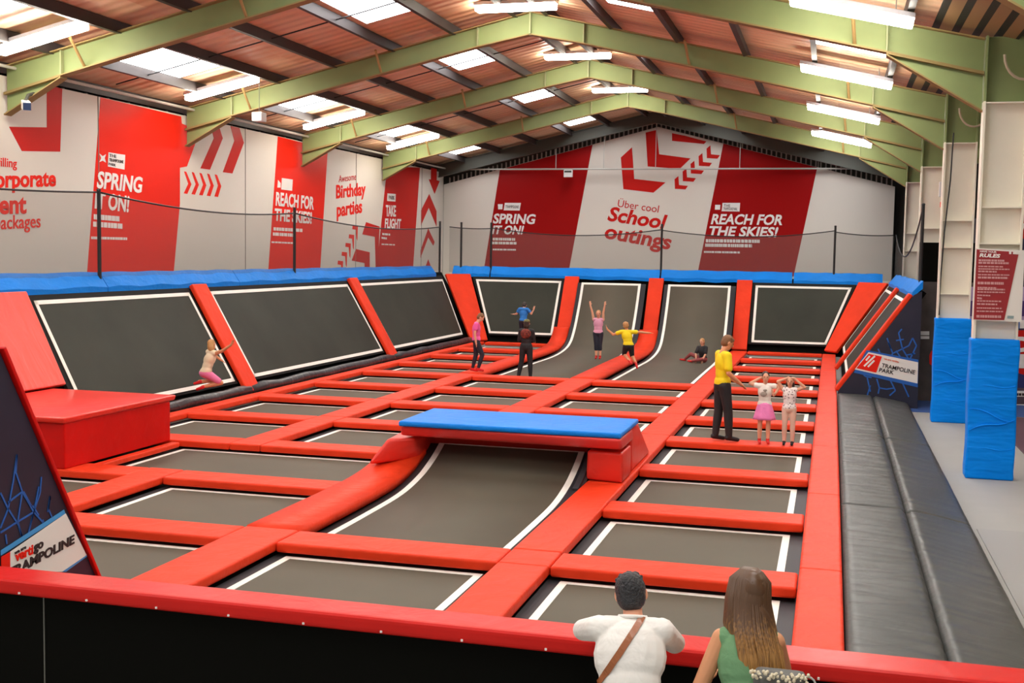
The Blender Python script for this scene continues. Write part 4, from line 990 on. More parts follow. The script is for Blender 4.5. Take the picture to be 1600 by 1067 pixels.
def blob(name, bm, mt, par, vox, smooth=2, label=None, fac=0.5):
    bmesh.ops.recalc_face_normals(bm, faces=bm.faces)
    me = bpy.data.meshes.new(name); bm.to_mesh(me); bm.free()
    o = bpy.data.objects.new(name, me); C.objects.link(o)
    md = o.modifiers.new('r', 'REMESH'); md.mode = 'VOXEL'; md.voxel_size = vox
    if smooth: sm = o.modifiers.new('s', 'SMOOTH'); sm.iterations = smooth; sm.factor = fac
    dg = bpy.context.evaluated_depsgraph_get(); dg.update()
    m2 = bpy.data.meshes.new_from_object(o.evaluated_get(dg)); bpy.data.objects.remove(o)
    m2.materials.clear()
    o = link(name, m2, mt, par, True)
    if label: o['label'] = label
    return o
def lerp(a, b, t): return a + (b - a) * t

def person(loc, facing, hgt, label, J, look, vox=0.012, w=1.0, fat=1.0):
    """J: joints in local frame (x = person's right, y = forward, z = up, metres for a 1.75 m adult), scaled to hgt.
    look: dict with skin, hair, hair style, garments"""
    s = hgt / 1.75
    f = Vector((math.sin(facing), math.cos(facing), 0)); r = f.cross(Vector((0, 0, 1))); up = Vector((0, 0, 1))
    loc = Vector(loc)
    def W(p): return loc + (r * p[0] + f * p[1] + up * p[2]) * s
    D = dict(pel=(0, 0, .96), che=(0, 0, 1.3), nk=(0, 0, 1.48), hd=(0, .02, 1.64),
             shR=(.175, 0, 1.42), shL=(-.175, 0, 1.42), elR=(.25, -.02, 1.14), elL=(-.25, -.02, 1.14), wrR=(.26, .06, .9), wrL=(-.26, .06, .9),
             hpR=(.09, 0, .92), hpL=(-.09, 0, .92), knR=(.1, .02, .5), knL=(-.1, .02, .5), anR=(.1, 0, .08), anL=(-.1, 0, .08), lookd=(0, 1, 0), toeR=None, toeL=None)
    D.update(J)
    P = {k: W(D[k]) for k in D if k not in ('lookd', 'toeR', 'toeL') and D[k] is not None}
    ld = (r * D['lookd'][0] + f * D['lookd'][1] + up * D['lookd'][2]).normalized()
    hu = (P['hd'] - P['nk']).normalized(); hu = (hu - ld * hu.dot(ld)).normalized(); hr = ld.cross(hu)
    toe = {}
    for q in 'RL':
        if D['toe' + q] is not None: toe[q] = W(D['toe' + q])
        else: toe[q] = P['an' + q] + (f * .15 - up * .045) * s
    t = thing('person', loc, label, 'person')
    hs = s * (1 + 0.35 * (1 - s)) * 1.0 if s < 0.95 else s     # children have larger heads
    A3 = (hr, ld, hu)
    sk = look['skin']
    g = fat
    def torso(bm, e):
        sx = (P['shR'] - P['shL']); cx = sx.normalized(); hx = (P['hpR'] - P['hpL']).normalized()
        tv = (P['nk'] - P['pel']).normalized(); fz = cx.cross(tv).normalized() if cx.cross(tv).length > .1 else f
        ell(bm, P['pel'] + tv * .01 * s, (hx, hx.cross(tv).normalized(), tv), ((.165 * w * g + e) * s, (.115 * g + e) * s, (.14 + e) * s))
        mid = lerp(P['pel'], P['che'], .5); ell(bm, mid, (cx, fz, tv), ((.138 * w * g + e) * s, (.1 * g + e) * s, (.2 + e) * s))
        ell(bm, P['che'] - tv * .02 * s, (cx, fz, tv), ((.165 * w * g + e) * s, (.112 * g + e) * s, (.19 + e) * s))
        cap3(bm, P['shR'] - sx * .1, P['shL'] + sx * .1, (.058 + e) * s * w, (.058 + e) * s * w)
    def arm(bm, q, e, upto=2.0, taper=1.0):
        a, b, c = P['sh' + q], P['el' + q], P['wr' + q]
        if upto >= 1: cap3(bm, a, b, (.052 * g + e) * s, (.041 * g + e) * s)
        else: cap3(bm, a, lerp(a, b, upto), (.052 * g + e) * s, (.05 * g + e * 1.2) * s)
        if upto > 1: cap3(bm, b, lerp(b, c, upto - 1), (.041 * g + e) * s, (.031 + e) * s)
    def leg(bm, q, e, upto=2.0):
        a, b, c = P['hp' + q], P['kn' + q], P['an' + q]
        k = min(upto, 1.0); cap3(bm, a, lerp(a, b, k), (.092 * g + e) * s, (lerp(.092, .06, k) * g + e) * s)
        if upto > 1:
            k = upto - 1; m_ = lerp(b, c, min(k, .35)); cap3(bm, b, m_, (.06 * g + e) * s, (.058 * g + e) * s)
            if k > .35: cap3(bm, m_, lerp(b, c, k), (.058 * g + e) * s, (.04 + e) * s)
    # --- body
    bm = nb(); torso(bm, 0)
    for q in 'RL': arm(bm, q, 0); leg(bm, q, 0)
    cap3(bm, P['nk'] - hu * .05 * s, P['hd'] - hu * .06 * s, .055 * s * w, .052 * s)
    H_ = P['hd']
    ell(bm, H_ + hu * .015 * hs, A3, (.076 * hs, .094 * hs, .1 * hs))
    ell(bm, H_ - hu * .05 * hs + ld * .02 * hs, A3, (.058 * hs, .07 * hs, .07 * hs))
    cap3(bm, H_ + ld * .088 * hs + hu * .01 * hs, H_ + ld * .106 * hs - hu * .022 * hs, .009 * hs, .014 * hs, 8)
    for sg in (1, -1): ell(bm, H_ + hr * .078 * hs * sg - hu * .005 * hs, A3, (.014 * hs, .02 * hs, .032 * hs))
    for q in 'RL':
        fd = (P['wr' + q] - P['el' + q]).normalized(); sg = 1 if q == 'R' else -1
        hd = D.get('hand' + q); hd = (r * hd[0] + f * hd[1] + up * hd[2]).normalized() if hd else fd
        side = hd.cross(up); side = side.normalized() if side.length > .2 else r
        # side = spread direction of the fingers
        nn = hd.cross(side).normalized(); c = P['wr' + q] + hd * .05 * s
        ell(bm, c, (side, nn, hd), (.04 * s, .018 * s, .052 * s)); cap3(bm, P['wr' + q], c, .028 * s, .026 * s, 8)
        for k, (o_, ln) in enumerate(((-.031, .062), (-.011, .075), (.011, .07), (.03, .055))):
            b0 = c + hd * .038 * s + side * o_ * s; d1 = (hd + side * o_ * 3).normalized(); b1 = b0 + d1 * ln * .55 * s; b2 = b1 + (d1 + nn * .45 * sg).normalized() * ln * .5 * s
            cap3(bm, b0, b1, .0088 * s, .0082 * s, 8); cap3(bm, b1, b2, .0082 * s, .0068 * s, 8)
        tb = c - side * .036 * s - hd * .01 * s; cap3(bm, tb, tb - side * .028 * s + hd * .035 * s, .011 * s, .0085 * s, 8)
        cap3(bm, P['an' + q] - (toe[q] - P['an' + q]).normalized() * .03 * s - up * .02 * s, toe[q], .036 * s, .026 * s)
    blob('body', bm, sk, t, vox * 0.8, 2)
    # --- face
    bm = nb()
    for sg in (1, -1): ell(bm, H_ + ld * .086 * hs + hr * .03 * sg * hs + hu * .012 * hs, A3, (.012 * hs, .007 * hs, .008 * hs))
    obj('eyes', bm, INK, t, True)
    bm = nb(); ell(bm, H_ + ld * .083 * hs - hu * .058 * hs, A3, (.024 * hs, .008 * hs, .007 * hs)); obj('mouth', bm, mat('lips', (0.5, 0.13, 0.1), 0.5), t, True)
    # --- hair
    bm = nb(); hm = look['hair']; st = look.get('style', 'short')
    ell(bm, H_ - ld * .016 * hs + hu * .03 * hs, A3, (.086 * hs, .097 * hs, .097 * hs))
    if st != 'short' or True: ell(bm, H_ - ld * .035 * hs - hu * .01 * hs, A3, (.082 * hs, .075 * hs, .08 * hs))
    if st == 'short':
        for k in range(26):
            a = random.uniform(0, 6.28); e = random.uniform(.3, 1.2)
            d_ = hr * math.cos(a) * math.cos(e) + ld * (math.sin(a) * math.cos(e)) + hu * math.sin(e)
            cap3(bm, H_ + d_ * .07 * hs + hu * .02 * hs, H_ + d_ * .086 * hs + hu * .034 * hs, .018 * hs, .012 * hs, 6)
    if st == 'bob': ell(bm, H_ - ld * .05 * hs - hu * .06 * hs, A3, (.085 * hs, .06 * hs, .1 * hs))
    if st == 'long':
        dn = look.get('fall', Vector((0, 0, -1)))
        for o_ in (-.05, -.02, .02, .05):
            p0 = H_ - ld * .06 * hs + hr * o_ * hs; cap3(bm, p0, p0 + (dn * .3 - ld * .06 + hr * o_ * .6) * hs, .045 * hs, .03 * hs, 8)
    if st == 'pony':
        p0 = H_ - ld * .1 * hs + hu * .02 * hs; cap3(bm, p0, p0 + (look.get('fall', Vector((0, 0, -1))) * .16 - ld * .05) * hs, .035 * hs, .018 * hs, 8)
    if st != 'none': blob('hair', bm, hm, t, vox * 0.8, 1)
    else: bm.free()
    # --- garments
    if 'top' in look:
        mt, slv, hem = look['top']
        bm = nb(); torso(bm, .014)
        for q in 'RL':
            if slv > 0: arm(bm, q, .017, slv)
        o = blob('shirt', bm, mt, t, vox, 2)
        if look.get('crop'):
            pass
    if 'bottom' in look:
        mt, ln = look['bottom']
        bm = nb(); hx = (P['hpR'] - P['hpL']).normalized(); tv = (P['che'] - P['pel']).normalized(); fy = hx.cross(tv).normalized()
        ell(bm, P['pel'] - tv * .03 * s, (hx, fy, tv), ((.178 * w * g) * s, (.128 * g) * s, .12 * s))
        for q in 'RL': leg(bm, q, .016 if not look.get('tight') else .008, ln)
        blob('trousers' if ln > 1.3 else 'shorts', bm, mt, t, vox, 2)
    if 'skirt' in look:
        bm = nb(); n = 28; rings = []
        for i in range(8):
            q = i / 7; z = lerp(1.02, look.get('sklen', .6), q); rr = lerp(.15, .27, q ** .8)
            rings.append([bm.verts.new(W((rr * (1 + .07 * q * math.sin(k * 2 * math.pi / n * 7)) * math.cos(k * 2 * math.pi / n), rr * .8 * (1 + .07 * q * math.sin(k * 2 * math.pi / n * 7)) * math.sin(k * 2 * math.pi / n), z))) for k in range(n)])
        for i in range(7):
            for k in range(n): bm.faces.new((rings[i][k], rings[i][(k + 1) % n], rings[i + 1][(k + 1) % n], rings[i + 1][k]))
        bm.faces.new(rings[0]); bm.faces.new(rings[-1])
        obj('skirt', bm, look['skirt'], t, True)
    if 'feet' in look:
        for q in 'RL':
            bm = nb(); cap3(bm, P['an' + q] - (toe[q] - P['an' + q]).normalized() * .035 * s - up * .018 * s, toe[q], .045 * s, .034 * s)
            cap3(bm, P['an' + q] - up * .01 * s, lerp(P['an' + q], P['kn' + q], .12), .046 * s, .044 * s)
            blob(look.get('feetname', 'sock'), bm, look['feet'], t, vox, 1)
    return t, P, s, (r, f, up), (hr, ld, hu)

SK = mat('skin', (0.72, 0.38, 0.24), 0.55, 0.35); SK2 = mat('skin_tan', (0.66, 0.3, 0.15), 0.55, 0.35)
H_BR = mat('hair_brown', (0.2, 0.09, 0.03), 0.6, bump=0.5, bscale=40); H_BL = mat('hair_fair', (0.5, 0.26, 0.09), 0.6, bump=0.5, bscale=40); H_DK = mat('hair_dark', (0.03, 0.018, 0.012), 0.5, bump=0.5, bscale=60)
H_GREY = mat('hair_black_grey', (0.03, 0.03, 0.035), 0.45, 0.5, bump=1.0, bscale=70, var=0.5, vscale=30)
YEL = mat('yellow_shirt', (0.85, 0.66, 0.0), 0.7, bump=0.3, bscale=12); BLK = mat('black_fabric', (0.012, 0.012, 0.014), 0.7, bump=0.3, bscale=12)
NVY = mat('navy_fabric', (0.012, 0.015, 0.03), 0.7); PNK = mat('pink_top', (0.85, 0.12, 0.4), 0.7); PNK2 = mat('lilac_pink_top', (0.75, 0.36, 0.5), 0.7); PNK3 = mat('pink_skirt', (0.82, 0.22, 0.5), 0.7, bump=0.5, bscale=10)
CRM = mat('cream_top', (0.8, 0.66, 0.45), 0.7); WHT = mat('white_shirt', (0.82, 0.79, 0.74), 0.7, bump=0.5, bscale=7); BLUS = mat('blue_shirt', (0.02, 0.2, 0.62), 0.7)
REDS = mat('red_sock', (0.65, 0.01, 0.01), 0.7); PPK = mat('pale_trousers', (0.72, 0.5, 0.38), 0.75, var=0.1); SOCK = mat('black_sock', (0.01, 0.01, 0.01), 0.8)
PTN = bpy.data.materials.new('patterned_top'); PTN.use_nodes = True
_n = PTN.node_tree; _v = _n.nodes.new('ShaderNodeTexVoronoi'); _v.inputs['Scale'].default_value = 28; _r = _n.nodes.new('ShaderNodeValToRGB')
_r.color_ramp.elements[0].color = (0.12, 0.05, 0.06, 1); _r.color_ramp.elements[0].position = .22; _r.color_ramp.elements[1].color = (0.82, 0.74, 0.7, 1); _r.color_ramp.elements[1].position = .32
_t = _n.nodes.new('ShaderNodeTexCoord'); _n.links.new(_t.outputs['Object'], _v.inputs['Vector']); _n.links.new(_v.outputs['Distance'], _r.inputs[0]); _n.links.new(_r.outputs[0], _n.nodes['Principled BSDF'].inputs['Base Color'])

FR = math.radians
# instructor in yellow: seen from behind, turned right
person((-1.58, 18.3, 0.0), FR(62), 1.66, 'person in yellow T-shirt and black trousers, head bowed beside two small girls',
       dict(hd=(0, .07, 1.62), lookd=(0.1, 1, -.45), elR=(.24, .0, 1.14), wrR=(.2, .22, .97), elL=(-.24, .04, 1.14), wrL=(-.12, .22, 1.0), anR=(.1, .1, .08), anL=(-.1, -.06, .08), knR=(.1, .07, .5), knL=(-.1, -.01, .5)),
       dict(skin=SK2, hair=H_BR, top=(YEL, .72, 0), bottom=(BLK, 1.95), feet=BLK, feetname='shoe'), 0.011)
# girl in pink skirt facing the camera
tk, Pk, sk_, Rk, Hk = person((-0.93, 18.3, 0.0), FR(172), 1.1, 'small girl in a white sleeveless top and pink skirt, hands raised behind her head',
       dict(elR=(.36, -.02, 1.47), wrR=(.13, -.09, 1.6), elL=(-.36, .02, 1.43), wrL=(-.2, .1, 1.2), handR=(-1, 0, .2), handL=(.3, .2, 1)),
       dict(skin=SK, hair=H_DK, style='pony', top=(mat('cream_white_top', (0.85, 0.8, 0.72), 0.7), .25, 0), skirt=PNK3, feet=REDS), 0.009)
bm = nb(); p = Pk['che'] + Rk[1] * 0.1 - Vector((0, 0, .04)); ell(bm, p + Rk[0] * .03, (Rk[0], Rk[1], Rk[2]), (.05, .012, .04)); ell(bm, p + Rk[0] * .01 + Vector((0, 0, .06)), (Rk[0], Rk[1], Rk[2]), (.03, .012, .02)); obj('shirt_print', bm, mat('shirt_print_grey', (0.35, 0.3, 0.25), 0.7), tk, True)
person((-0.56, 18.3, 0.0), FR(182), 1.05, 'small girl in a patterned vest and pale trousers, arms crossed over her head',
       dict(elR=(.3, .04, 1.62), wrR=(.06, .06, 1.72), elL=(-.36, .0, 1.5), wrL=(-.1, .05, 1.72), handR=(-1, 0, .1), handL=(1, 0, .2)),
       dict(skin=SK, hair=H_DK, style='long', top=(PTN, 0, 0), bottom=(PPK, 1.95), feet=SOCK, tight=True), 0.009)
# boy leaping, yellow shirt, seen from behind
person((-4.92, 29.2, 0.0), FR(-8), 1.36, 'boy in yellow shirt and black shorts leaping with arms spread',
       dict(pel=(0.04, 0, .78), che=(-.02, .05, 1.08), nk=(-.03, .07, 1.25), hd=(-.06, .1, 1.4), shR=(.14, .06, 1.2), shL=(-.2, .06, 1.2), elR=(.42, .06, 1.2), wrR=(.68, .06, 1.18), elL=(-.46, .08, 1.1), wrL=(-.66, .12, 1.26),
            hpR=(.12, 0, .74), hpL=(-.04, 0, .74), knR=(.16, .14, .42), knL=(-.1, .16, .46), anR=(.3, -.1, .2), anL=(.1, -.2, .28), toeR=(.34, -.2, .06), toeL=(.16, -.32, .2), handR=(1, 0, 0), handL=(-.4, 0, 1), lookd=(0, 1, 0)),
       dict(skin=SK2, hair=H_BL, top=(YEL, .5, 0), bottom=(BLK, .95), feet=REDS), 0.011)
# girl with both arms up
person((-6.45, 33.2, ZM), FR(176), 1.4, 'girl in a pink vest and black leggings with both arms raised high',
       dict(elR=(.22, 0, 1.66), wrR=(.3, .02, 1.93), elL=(-.17, 0, 1.66), wrL=(-.22, .02, 1.93), handR=(.1, 0, 1), handL=(-.1, 0, 1), anR=(.05, 0, .08), anL=(-.09, .02, .08), knR=(.06, .02, .5), knL=(-.08, .02, .5)),
       dict(skin=SK, hair=H_BL, style='pony', top=(PNK2, 0, 0), bottom=(NVY, 1.35), feet=REDS), 0.011)
# seated girl
person((-3.45, 33.4, ZM), FR(205), 1.3, 'girl in a black T-shirt sitting on the far curved trampoline with one leg stretched out',
       dict(pel=(0, 0, .14), che=(0, .06, .46), nk=(0, .07, .64), hd=(.0, .1, .8), shR=(.17, .07, .58), shL=(-.17, .07, .58), elR=(.2, .2, .34), wrR=(.12, .3, .1), elL=(-.2, .16, .34), wrL=(-.14, .3, .1),
            hpR=(.09, 0, .13), hpL=(-.09, 0, .13), knR=(.48, .1, .3), anR=(.8, .04, .06), knL=(-.12, .42, .14), anL=(.25, .44, .07), toeR=(.95, .1, .06), toeL=(.38, .46, .06), handR=(0, .3, -1), handL=(0, .3, -1), lookd=(0, 1, -.2)),
       dict(skin=SK, hair=H_BL, style='pony', top=(BLK, .8, 0), bottom=(mat('maroon_leggings', (0.3, 0.06, 0.06), 0.7), 1.9), tight=True, feet=REDS), 0.011)
# person in black with camouflage cap and a reddish bag on the back
tb, Pb, sb, Rb, Hb = person((-7.02, 27.15, ZM), FR(-5), 1.42, 'person all in black with patterned cap and red-brown scarf, legs apart',
       dict(anR=(.14, 0, .08), anL=(-.22, .0, .08), knR=(.12, .02, .5), knL=(-.14, .02, .5), elR=(.22, .04, 1.14), wrR=(.2, .2, 1.1), elL=(-.22, .04, 1.14), wrL=(-.18, .22, 1.1)),
       dict(skin=SK, hair=H_DK, style='bob', top=(BLK, 1.5, 0), bottom=(BLK, 1.95), feet=SOCK, feetname='shoe'), 0.011, w=1.05)
camo = mat('camouflage', (0.3, 0.3, 0.1), 0.8, var=0.8, vscale=14)
bm = nb(); ell(bm, Pb['hd'] + Hb[2] * .06 * sb - Hb[1] * .01, Hb, (.095 * sb, .105 * sb, .075 * sb)); obj('cap', bm, camo, tb, True)
bm = nb(); ell(bm, Pb['che'] - Rb[1] * .1 + Vector((0, 0, .04)), Rb, (.13, .06, .12)); obj('scarf', bm, mat('red_brown_pattern', (0.3, 0.05, 0.03), 0.8, var=0.9, vscale=20), tb, True)
# child in blue, mid-air
person((-9.0, 34.4, 0.12), FR(0), 1.3, 'child in blue shirt and dark shorts bouncing before the back wall',
       dict(hd=(0, .14, 1.58), lookd=(0, 1, -.6), che=(0, .03, 1.28), nk=(0, .06, 1.44), elR=(.32, .04, 1.24), wrR=(.42, .04, 1.42), elL=(-.3, .04, 1.22), wrL=(-.4, .08, 1.2), handR=(.2, 0, 1), handL=(-1, 0, 0), knR=(.1, .14, .56), knL=(-.1, .1, .56), anR=(.1, -.12, .3), anL=(-.1, -.12, .26), toeR=(.1, -.16, .14), toeL=(-.1, -.16, .12)),
       dict(skin=SK, hair=H_DK, top=(BLUS, .5, 0), bottom=(NVY, .9), feet=REDS), 0.011)
# girl in pink crop top, walking
person((-8.2, 26.9, 0.0), FR(70), 1.42, 'girl in a pink top and black leggings looking down near the far left corner',
       dict(hd=(0, .12, 1.62), nk=(0, .04, 1.47), lookd=(.2, 1, -.7), elR=(.2, -.06, 1.16), wrR=(.2, -.02, .9), elL=(-.22, .04, 1.16), wrL=(-.22, .08, .92), knR=(.09, .18, .52), anR=(.09, .06, .1), anL=(-.09, -.1, .08), knL=(-.09, .0, .5)),
       dict(skin=SK, hair=H_BR, style='short', top=(PNK, .5, 0), bottom=(NVY, 1.9), feet=REDS, tight=True), 0.011)
# girl in mid-air on the left
jm = unp(322, 560, 'y', 19.0)
person((jm.x, 19.0, 0.2), FR(25), 1.28, 'girl in cream top and pink shorts in mid-air at the left, knees tucked',
       dict(pel=(-.02, 0, .58), che=(.08, .06, .92), nk=(.15, .08, 1.1), hd=(.1, .1, 1.26), shR=(.3, .08, 1.06), shL=(-.02, .06, 1.08), elR=(.55, .1, 1.14), wrR=(.84, .14, 1.3), elL=(-.04, .3, .96), wrL=(.02, .42, .86),
            hpR=(.06, 0, .54), hpL=(-.12, 0, .54), knR=(.2, .3, .3), knL=(.02, .34, .34), anR=(-.1, -.05, .2), anL=(-.26, -.02, .32), toeR=(-.24, -.1, .13), toeL=(-.4, -.06, .26), handR=(.6, 0, 1), lookd=(-.3, 1, -.2)),
       dict(skin=SK2, hair=H_BL, style='bob', top=(CRM, 0, 0), bottom=(mat('pink_shorts', (0.8, 0.2, 0.4), 0.7), .8), feet=REDS), 0.011)

# ---- couple at the rail (seen from behind, leaning forward)
tm, Pm, sm, Rm, Hm = person((-0.925, 5.8, FZ), FR(-10), 1.67, 'person in a white shirt with short dark hair leaning on the red rail',
       dict(pel=(0, -.14, .93), che=(0, 0, 1.2), nk=(0.01, .1, 1.36), hd=(.0, .2, 1.455), shR=(.165, .06, 1.3), shL=(-.165, .06, 1.3), elR=(.25, .33, 1.15), wrR=(.12, .6, 1.13), elL=(-.26, .33, 1.2), wrL=(-.14, .62, 1.12),
            hpR=(.1, -.14, .9), hpL=(-.1, -.14, .9), knR=(.1, -.08, .48), knL=(-.1, -.04, .48), handR=(-1, .3, -.1), handL=(1, .3, -.1), lookd=(.05, 1, -.1)),
       dict(skin=mat('skin_rosy', (0.72, 0.33, 0.2), 0.5), hair=H_GREY, top=(WHT, 1.12, 0), bottom=(mat('blue_jeans', (0.03, 0.06, 0.15), 0.8), 1.95), feet=BLK, feetname='shoe'), 0.007, w=1.02, fat=1.08)
def strap(par, pts, nrm, w, th, mt, name, label=None):
    bm = nb(); pr = None; n = len(pts)
    rows = []
    for i, p in enumerate(pts):
        p = Vector(p); t_ = (Vector(pts[min(i + 1, n - 1)]) - Vector(pts[max(i - 1, 0)])).normalized(); nn = Vector(nrm[i] if isinstance(nrm, list) else nrm); sd = t_.cross(nn).normalized() * w
        rows.append([bm.verts.new(q) for q in (p - sd, p + sd, p + sd + nn * th, p - sd + nn * th)])
    for i in range(n - 1):
        for k in range(4): bm.faces.new((rows[i][k], rows[i][(k + 1) % 4], rows[i + 1][(k + 1) % 4], rows[i + 1][k]))
    bm.faces.new(rows[0]); bm.faces.new(rows[-1][::-1])
    o = obj(name, bm, mt, par)
    if label: o['label'] = label
    return o
def surf_pts(P0, P1, n, ob, dirv, start=0.5, lift=0.004):
    """points of a body surface hit by rays from behind along dirv between P0 and P1"""
    out = []; nr_ = []
    for i in range(n + 1):
        p = lerp(Vector(P0), Vector(P1), i / n); o_ = p - Vector(dirv) * start
        hit, lo, nm, _ = ob.ray_cast(o_, Vector(dirv))
        if hit: out.append(lo + nm * lift); nr_.append(nm)
    return out, nr_
shirt = [c for c in tm.children if c.name.startswith('shirt')][0]
LEA = mat('tan_leather', (0.3, 0.09, 0.025), 0.4, 0.5)
bagm = thing('shoulder_bag', (-1.1, 5.7, 0.45), 'brown leather shoulder bag whose tan strap crosses the white shirt', 'bag')
pts, nr_ = surf_pts(unp(1003, 966, 'y', 5.85), unp(930, 1078, 'y', 5.6), 24, shirt, (0, 1, 0), 0.8)
if len(pts) > 4: strap(bagm, pts, nr_, 0.017, 0.004, LEA, 'strap', 'tan strap')
bm = boxm(-1.36, -1.12, 5.42, 5.54, 0.2, 0.45, 0.02); obj('bag_body', bm, LEA, bagm)
bm = nb(); nk = Pm['nk']
for k in range(20):
    a = 2 * math.pi * k / 20
tube(bm, [nk + Rm[0] * .068 * math.cos(2 * math.pi * k / 20) + (Rm[1] * .062 + Rm[2] * -.02) * math.sin(2 * math.pi * k / 20) + Rm[2] * .0 for k in range(21)], 0.011, 6)
o = obj('collar', bm, WHT, tm, True)

tw, Pw, sw, Rw, Hw = person((-0.335, 5.8, FZ), FR(-6), 1.70, 'person in a green sleeveless top with long brown hair leaning on the red rail',
       dict(pel=(0, -.12, .93), che=(0, .0, 1.2), nk=(0, .08, 1.37), hd=(-.0, .15, 1.5), shR=(.135, .05, 1.29), shL=(-.135, .05, 1.29), elR=(.2, .26, 1.08), wrR=(.12, .55, 1.08), elL=(-.24, .0, 1.04), wrL=(-.2, .3, .98),
            hpR=(.1, -.12, .9), hpL=(-.1, -.12, .9), knR=(.1, -.06, .48), knL=(-.1, -.02, .48), handR=(-1, .3, -.1), handL=(.3, 1, .2), lookd=(-.25, 1, -.15)),
       dict(skin=SK2, hair=H_BR, top=(mat('green_top', (0.13, 0.28, 0.13), 0.75, bump=0.3, bscale=14), 0, 0), bottom=(mat('blue_jeans', (0.03, 0.06, 0.15), 0.8), 1.95), feet=BLK, feetname='shoe', style='none'), 0.007, w=0.88, fat=0.98)
# long hair of many strands
def hair_mat():
    mt = bpy.data.materials.new('hair_long_brown'); mt.use_nodes = True; nt = mt.node_tree; b = nt.nodes['Principled BSDF']
    tc = nt.nodes.new('ShaderNodeTexCoord'); sp = nt.nodes.new('ShaderNodeSeparateXYZ'); nt.links.new(tc.outputs['Object'], sp.inputs[0])
    mr = nt.nodes.new('ShaderNodeMapRange'); mr.inputs[1].default_value = 0.78; mr.inputs[2].default_value = 1.14; nt.links.new(sp.outputs['Z'], mr.inputs[0])
    mp = nt.nodes.new('ShaderNodeMapping'); mp.inputs['Scale'].default_value = (90, 90, 3); nt.links.new(tc.outputs['Object'], mp.inputs[0])
    nz = nt.nodes.new('ShaderNodeTexNoise'); nt.links.new(mp.outputs[0], nz.inputs['Vector']); nz.inputs['Scale'].default_value = 1
    ad = nt.nodes.new('ShaderNodeMath'); ad.operation = 'MULTIPLY_ADD'; ad.inputs[1].default_value = 0.9; nt.links.new(nz.outputs['Fac'], ad.inputs[0])
    sb_ = nt.nodes.new('ShaderNodeMath'); sb_.operation = 'SUBTRACT'; sb_.inputs[1].default_value = 0.45; nt.links.new(mr.outputs[0], sb_.inputs[0]); nt.links.new(sb_.outputs[0], ad.inputs[2])
    cr = nt.nodes.new('ShaderNodeValToRGB'); cr.color_ramp.elements[0].color = (0.55, 0.27, 0.07, 1); cr.color_ramp.elements[0].position = 0.1; cr.color_ramp.elements[1].color = (0.09, 0.04, 0.015, 1); cr.color_ramp.elements[1].position = 0.8
    nt.links.new(ad.outputs[0], cr.inputs[0]); nt.links.new(cr.outputs[0], b.inputs['Base Color']); b.inputs['Roughness'].default_value = 0.42
    return mt
HLB = hair_mat()
bm = nb(); hd = Pw['hd']; hr_, ld_, hu_ = Hw
ell(bm, hd - ld_ * .018 + hu_ * .03, Hw, (.088, .1, .1)); ell(bm, hd - ld_ * .035 - hu_ * .03, Hw, (.09, .085, .1))
ell(bm, hd - ld_ * .05 + Vector((.012, -.05, -.15)), (Vector((1, 0, 0)), Vector((0, 1, 0)), Vector((0, 0, 1))), (.1, .05, .13))
ell(bm, hd + Vector((.05, -.2, -.28)), (Vector((1, 0, 0)), Vector((0, 1, 0)), Vector((0, 0, 1))), (.105, .03, .12))
blob('hair', bm, HLB, tw, 0.007, 2)
bm = nb(); rnd = random.Random(3)
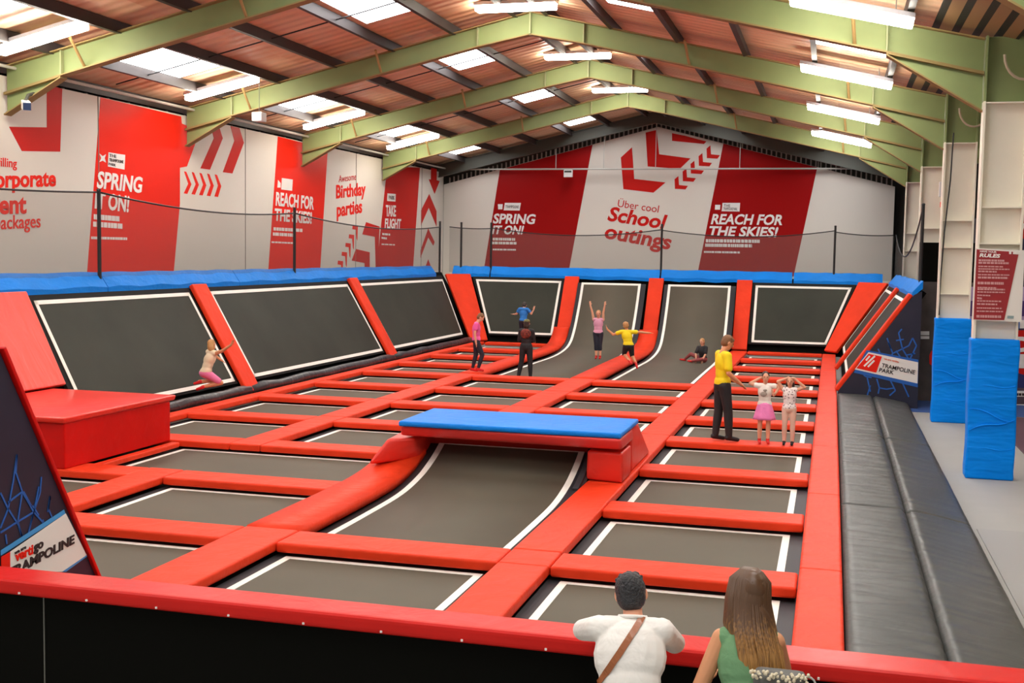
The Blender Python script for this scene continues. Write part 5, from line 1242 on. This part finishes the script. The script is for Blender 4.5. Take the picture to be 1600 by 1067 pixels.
for i in range(420):
    a = rnd.uniform(-1.0, 1.0); an = a * 1.8
    side = hr_ * math.sin(an) - ld_ * math.cos(an); ln = rnd.uniform(.82, 1.0); off = rnd.uniform(-.004, .008)
    root = hd + hr_ * (.04 * a) + hu_ * .132 + ld_ * .02
    p0 = hd + side * .055 + hu_ * .118
    p1 = hd + side * (.092 + off) + hu_ * .07
    p2 = hd + side * (.102 + off) - hu_ * .03
    p3 = hd + side * (.11 + off) + Vector((.015 + .01 * a, -.07, -.14))
    p4 = hd + side * (.1 + off) + Vector((.05 + .03 * a, -.16, -.27 * ln))
    p5 = hd + side * (.075 + off * 2) + Vector((.075 + .05 * a, -.19, -.41 * ln))
    if a < -.55: p4 = hd + side * .105 + Vector((.01, -.08, -.2)); p5 = hd + side * .1 + Vector((.02, -.1, -.27 * ln))
    tube(bm, [root, p0, p1, p2, p3, p4, p5], [.004, .006, .0075, .008, .008, .007, .002], 5)
o = obj('long_strands', bm, HLB, tw, True); o['kind'] = 'stuff'
# backpack
bp = thing('backpack', (-0.14, 5.5, 0.62), 'small grey backpack with cream lace trim on the back of the person in green', 'bag')
STR = mat('grey_strap', (0.05, 0.06, 0.06), 0.6)
shw = [c for c in tw.children if c.name.startswith('shirt')][0]
bmx = Pw['che'].x
for (x0, y0, x1, y1) in ((1148, 978, 1198, 1055), (1226, 992, 1218, 1050)):
    pts, nr_ = surf_pts(unp(x0, y0, 'y', 5.85), unp(x1, y1, 'y', 5.6), 20, shw, (0, 1, 0), 0.8)
    if len(pts) > 4: strap(bp, pts, nr_, 0.013, 0.005, STR, 'strap')
c = unp(1218, 1064, 'y', 5.5)
bm = nb(); box(bm, c.x - .12, c.x + .12, c.y - .06, c.y + .08, c.z - .2, c.z + .04, 0.035, 3); obj('bag_body', bm, mat('bag_grey', (0.1, 0.1, 0.09), 0.7, bump=0.4, bscale=20), bp, True)
bm = nb(); rnd = random.Random(5)
for i in range(46):
    x = c.x - .13 + .26 * (i / 45); ell(bm, Vector((x, c.y - .055 + rnd.uniform(-.02, .02), c.z + .035 + rnd.uniform(-.014, .02))), (Vector((1, 0, 0)), Vector((0, 1, 0)), Vector((0, 0, 1))), (.008, .01, rnd.uniform(.006, .012)))
o = obj('lace_trim', bm, mat('lace_cream', (0.65, 0.58, 0.42), 0.8), bp, True); tag(o, 'cream lace trim')
bm = nb(); tube(bm, [(c.x + .13 + .035 * math.cos(a_ * math.pi / 8), c.y - .03, c.z + .0 + .045 * math.sin(a_ * math.pi / 8)) for a_ in range(17)], .005, 6); obj('buckle', bm, PIPE, bp, True)
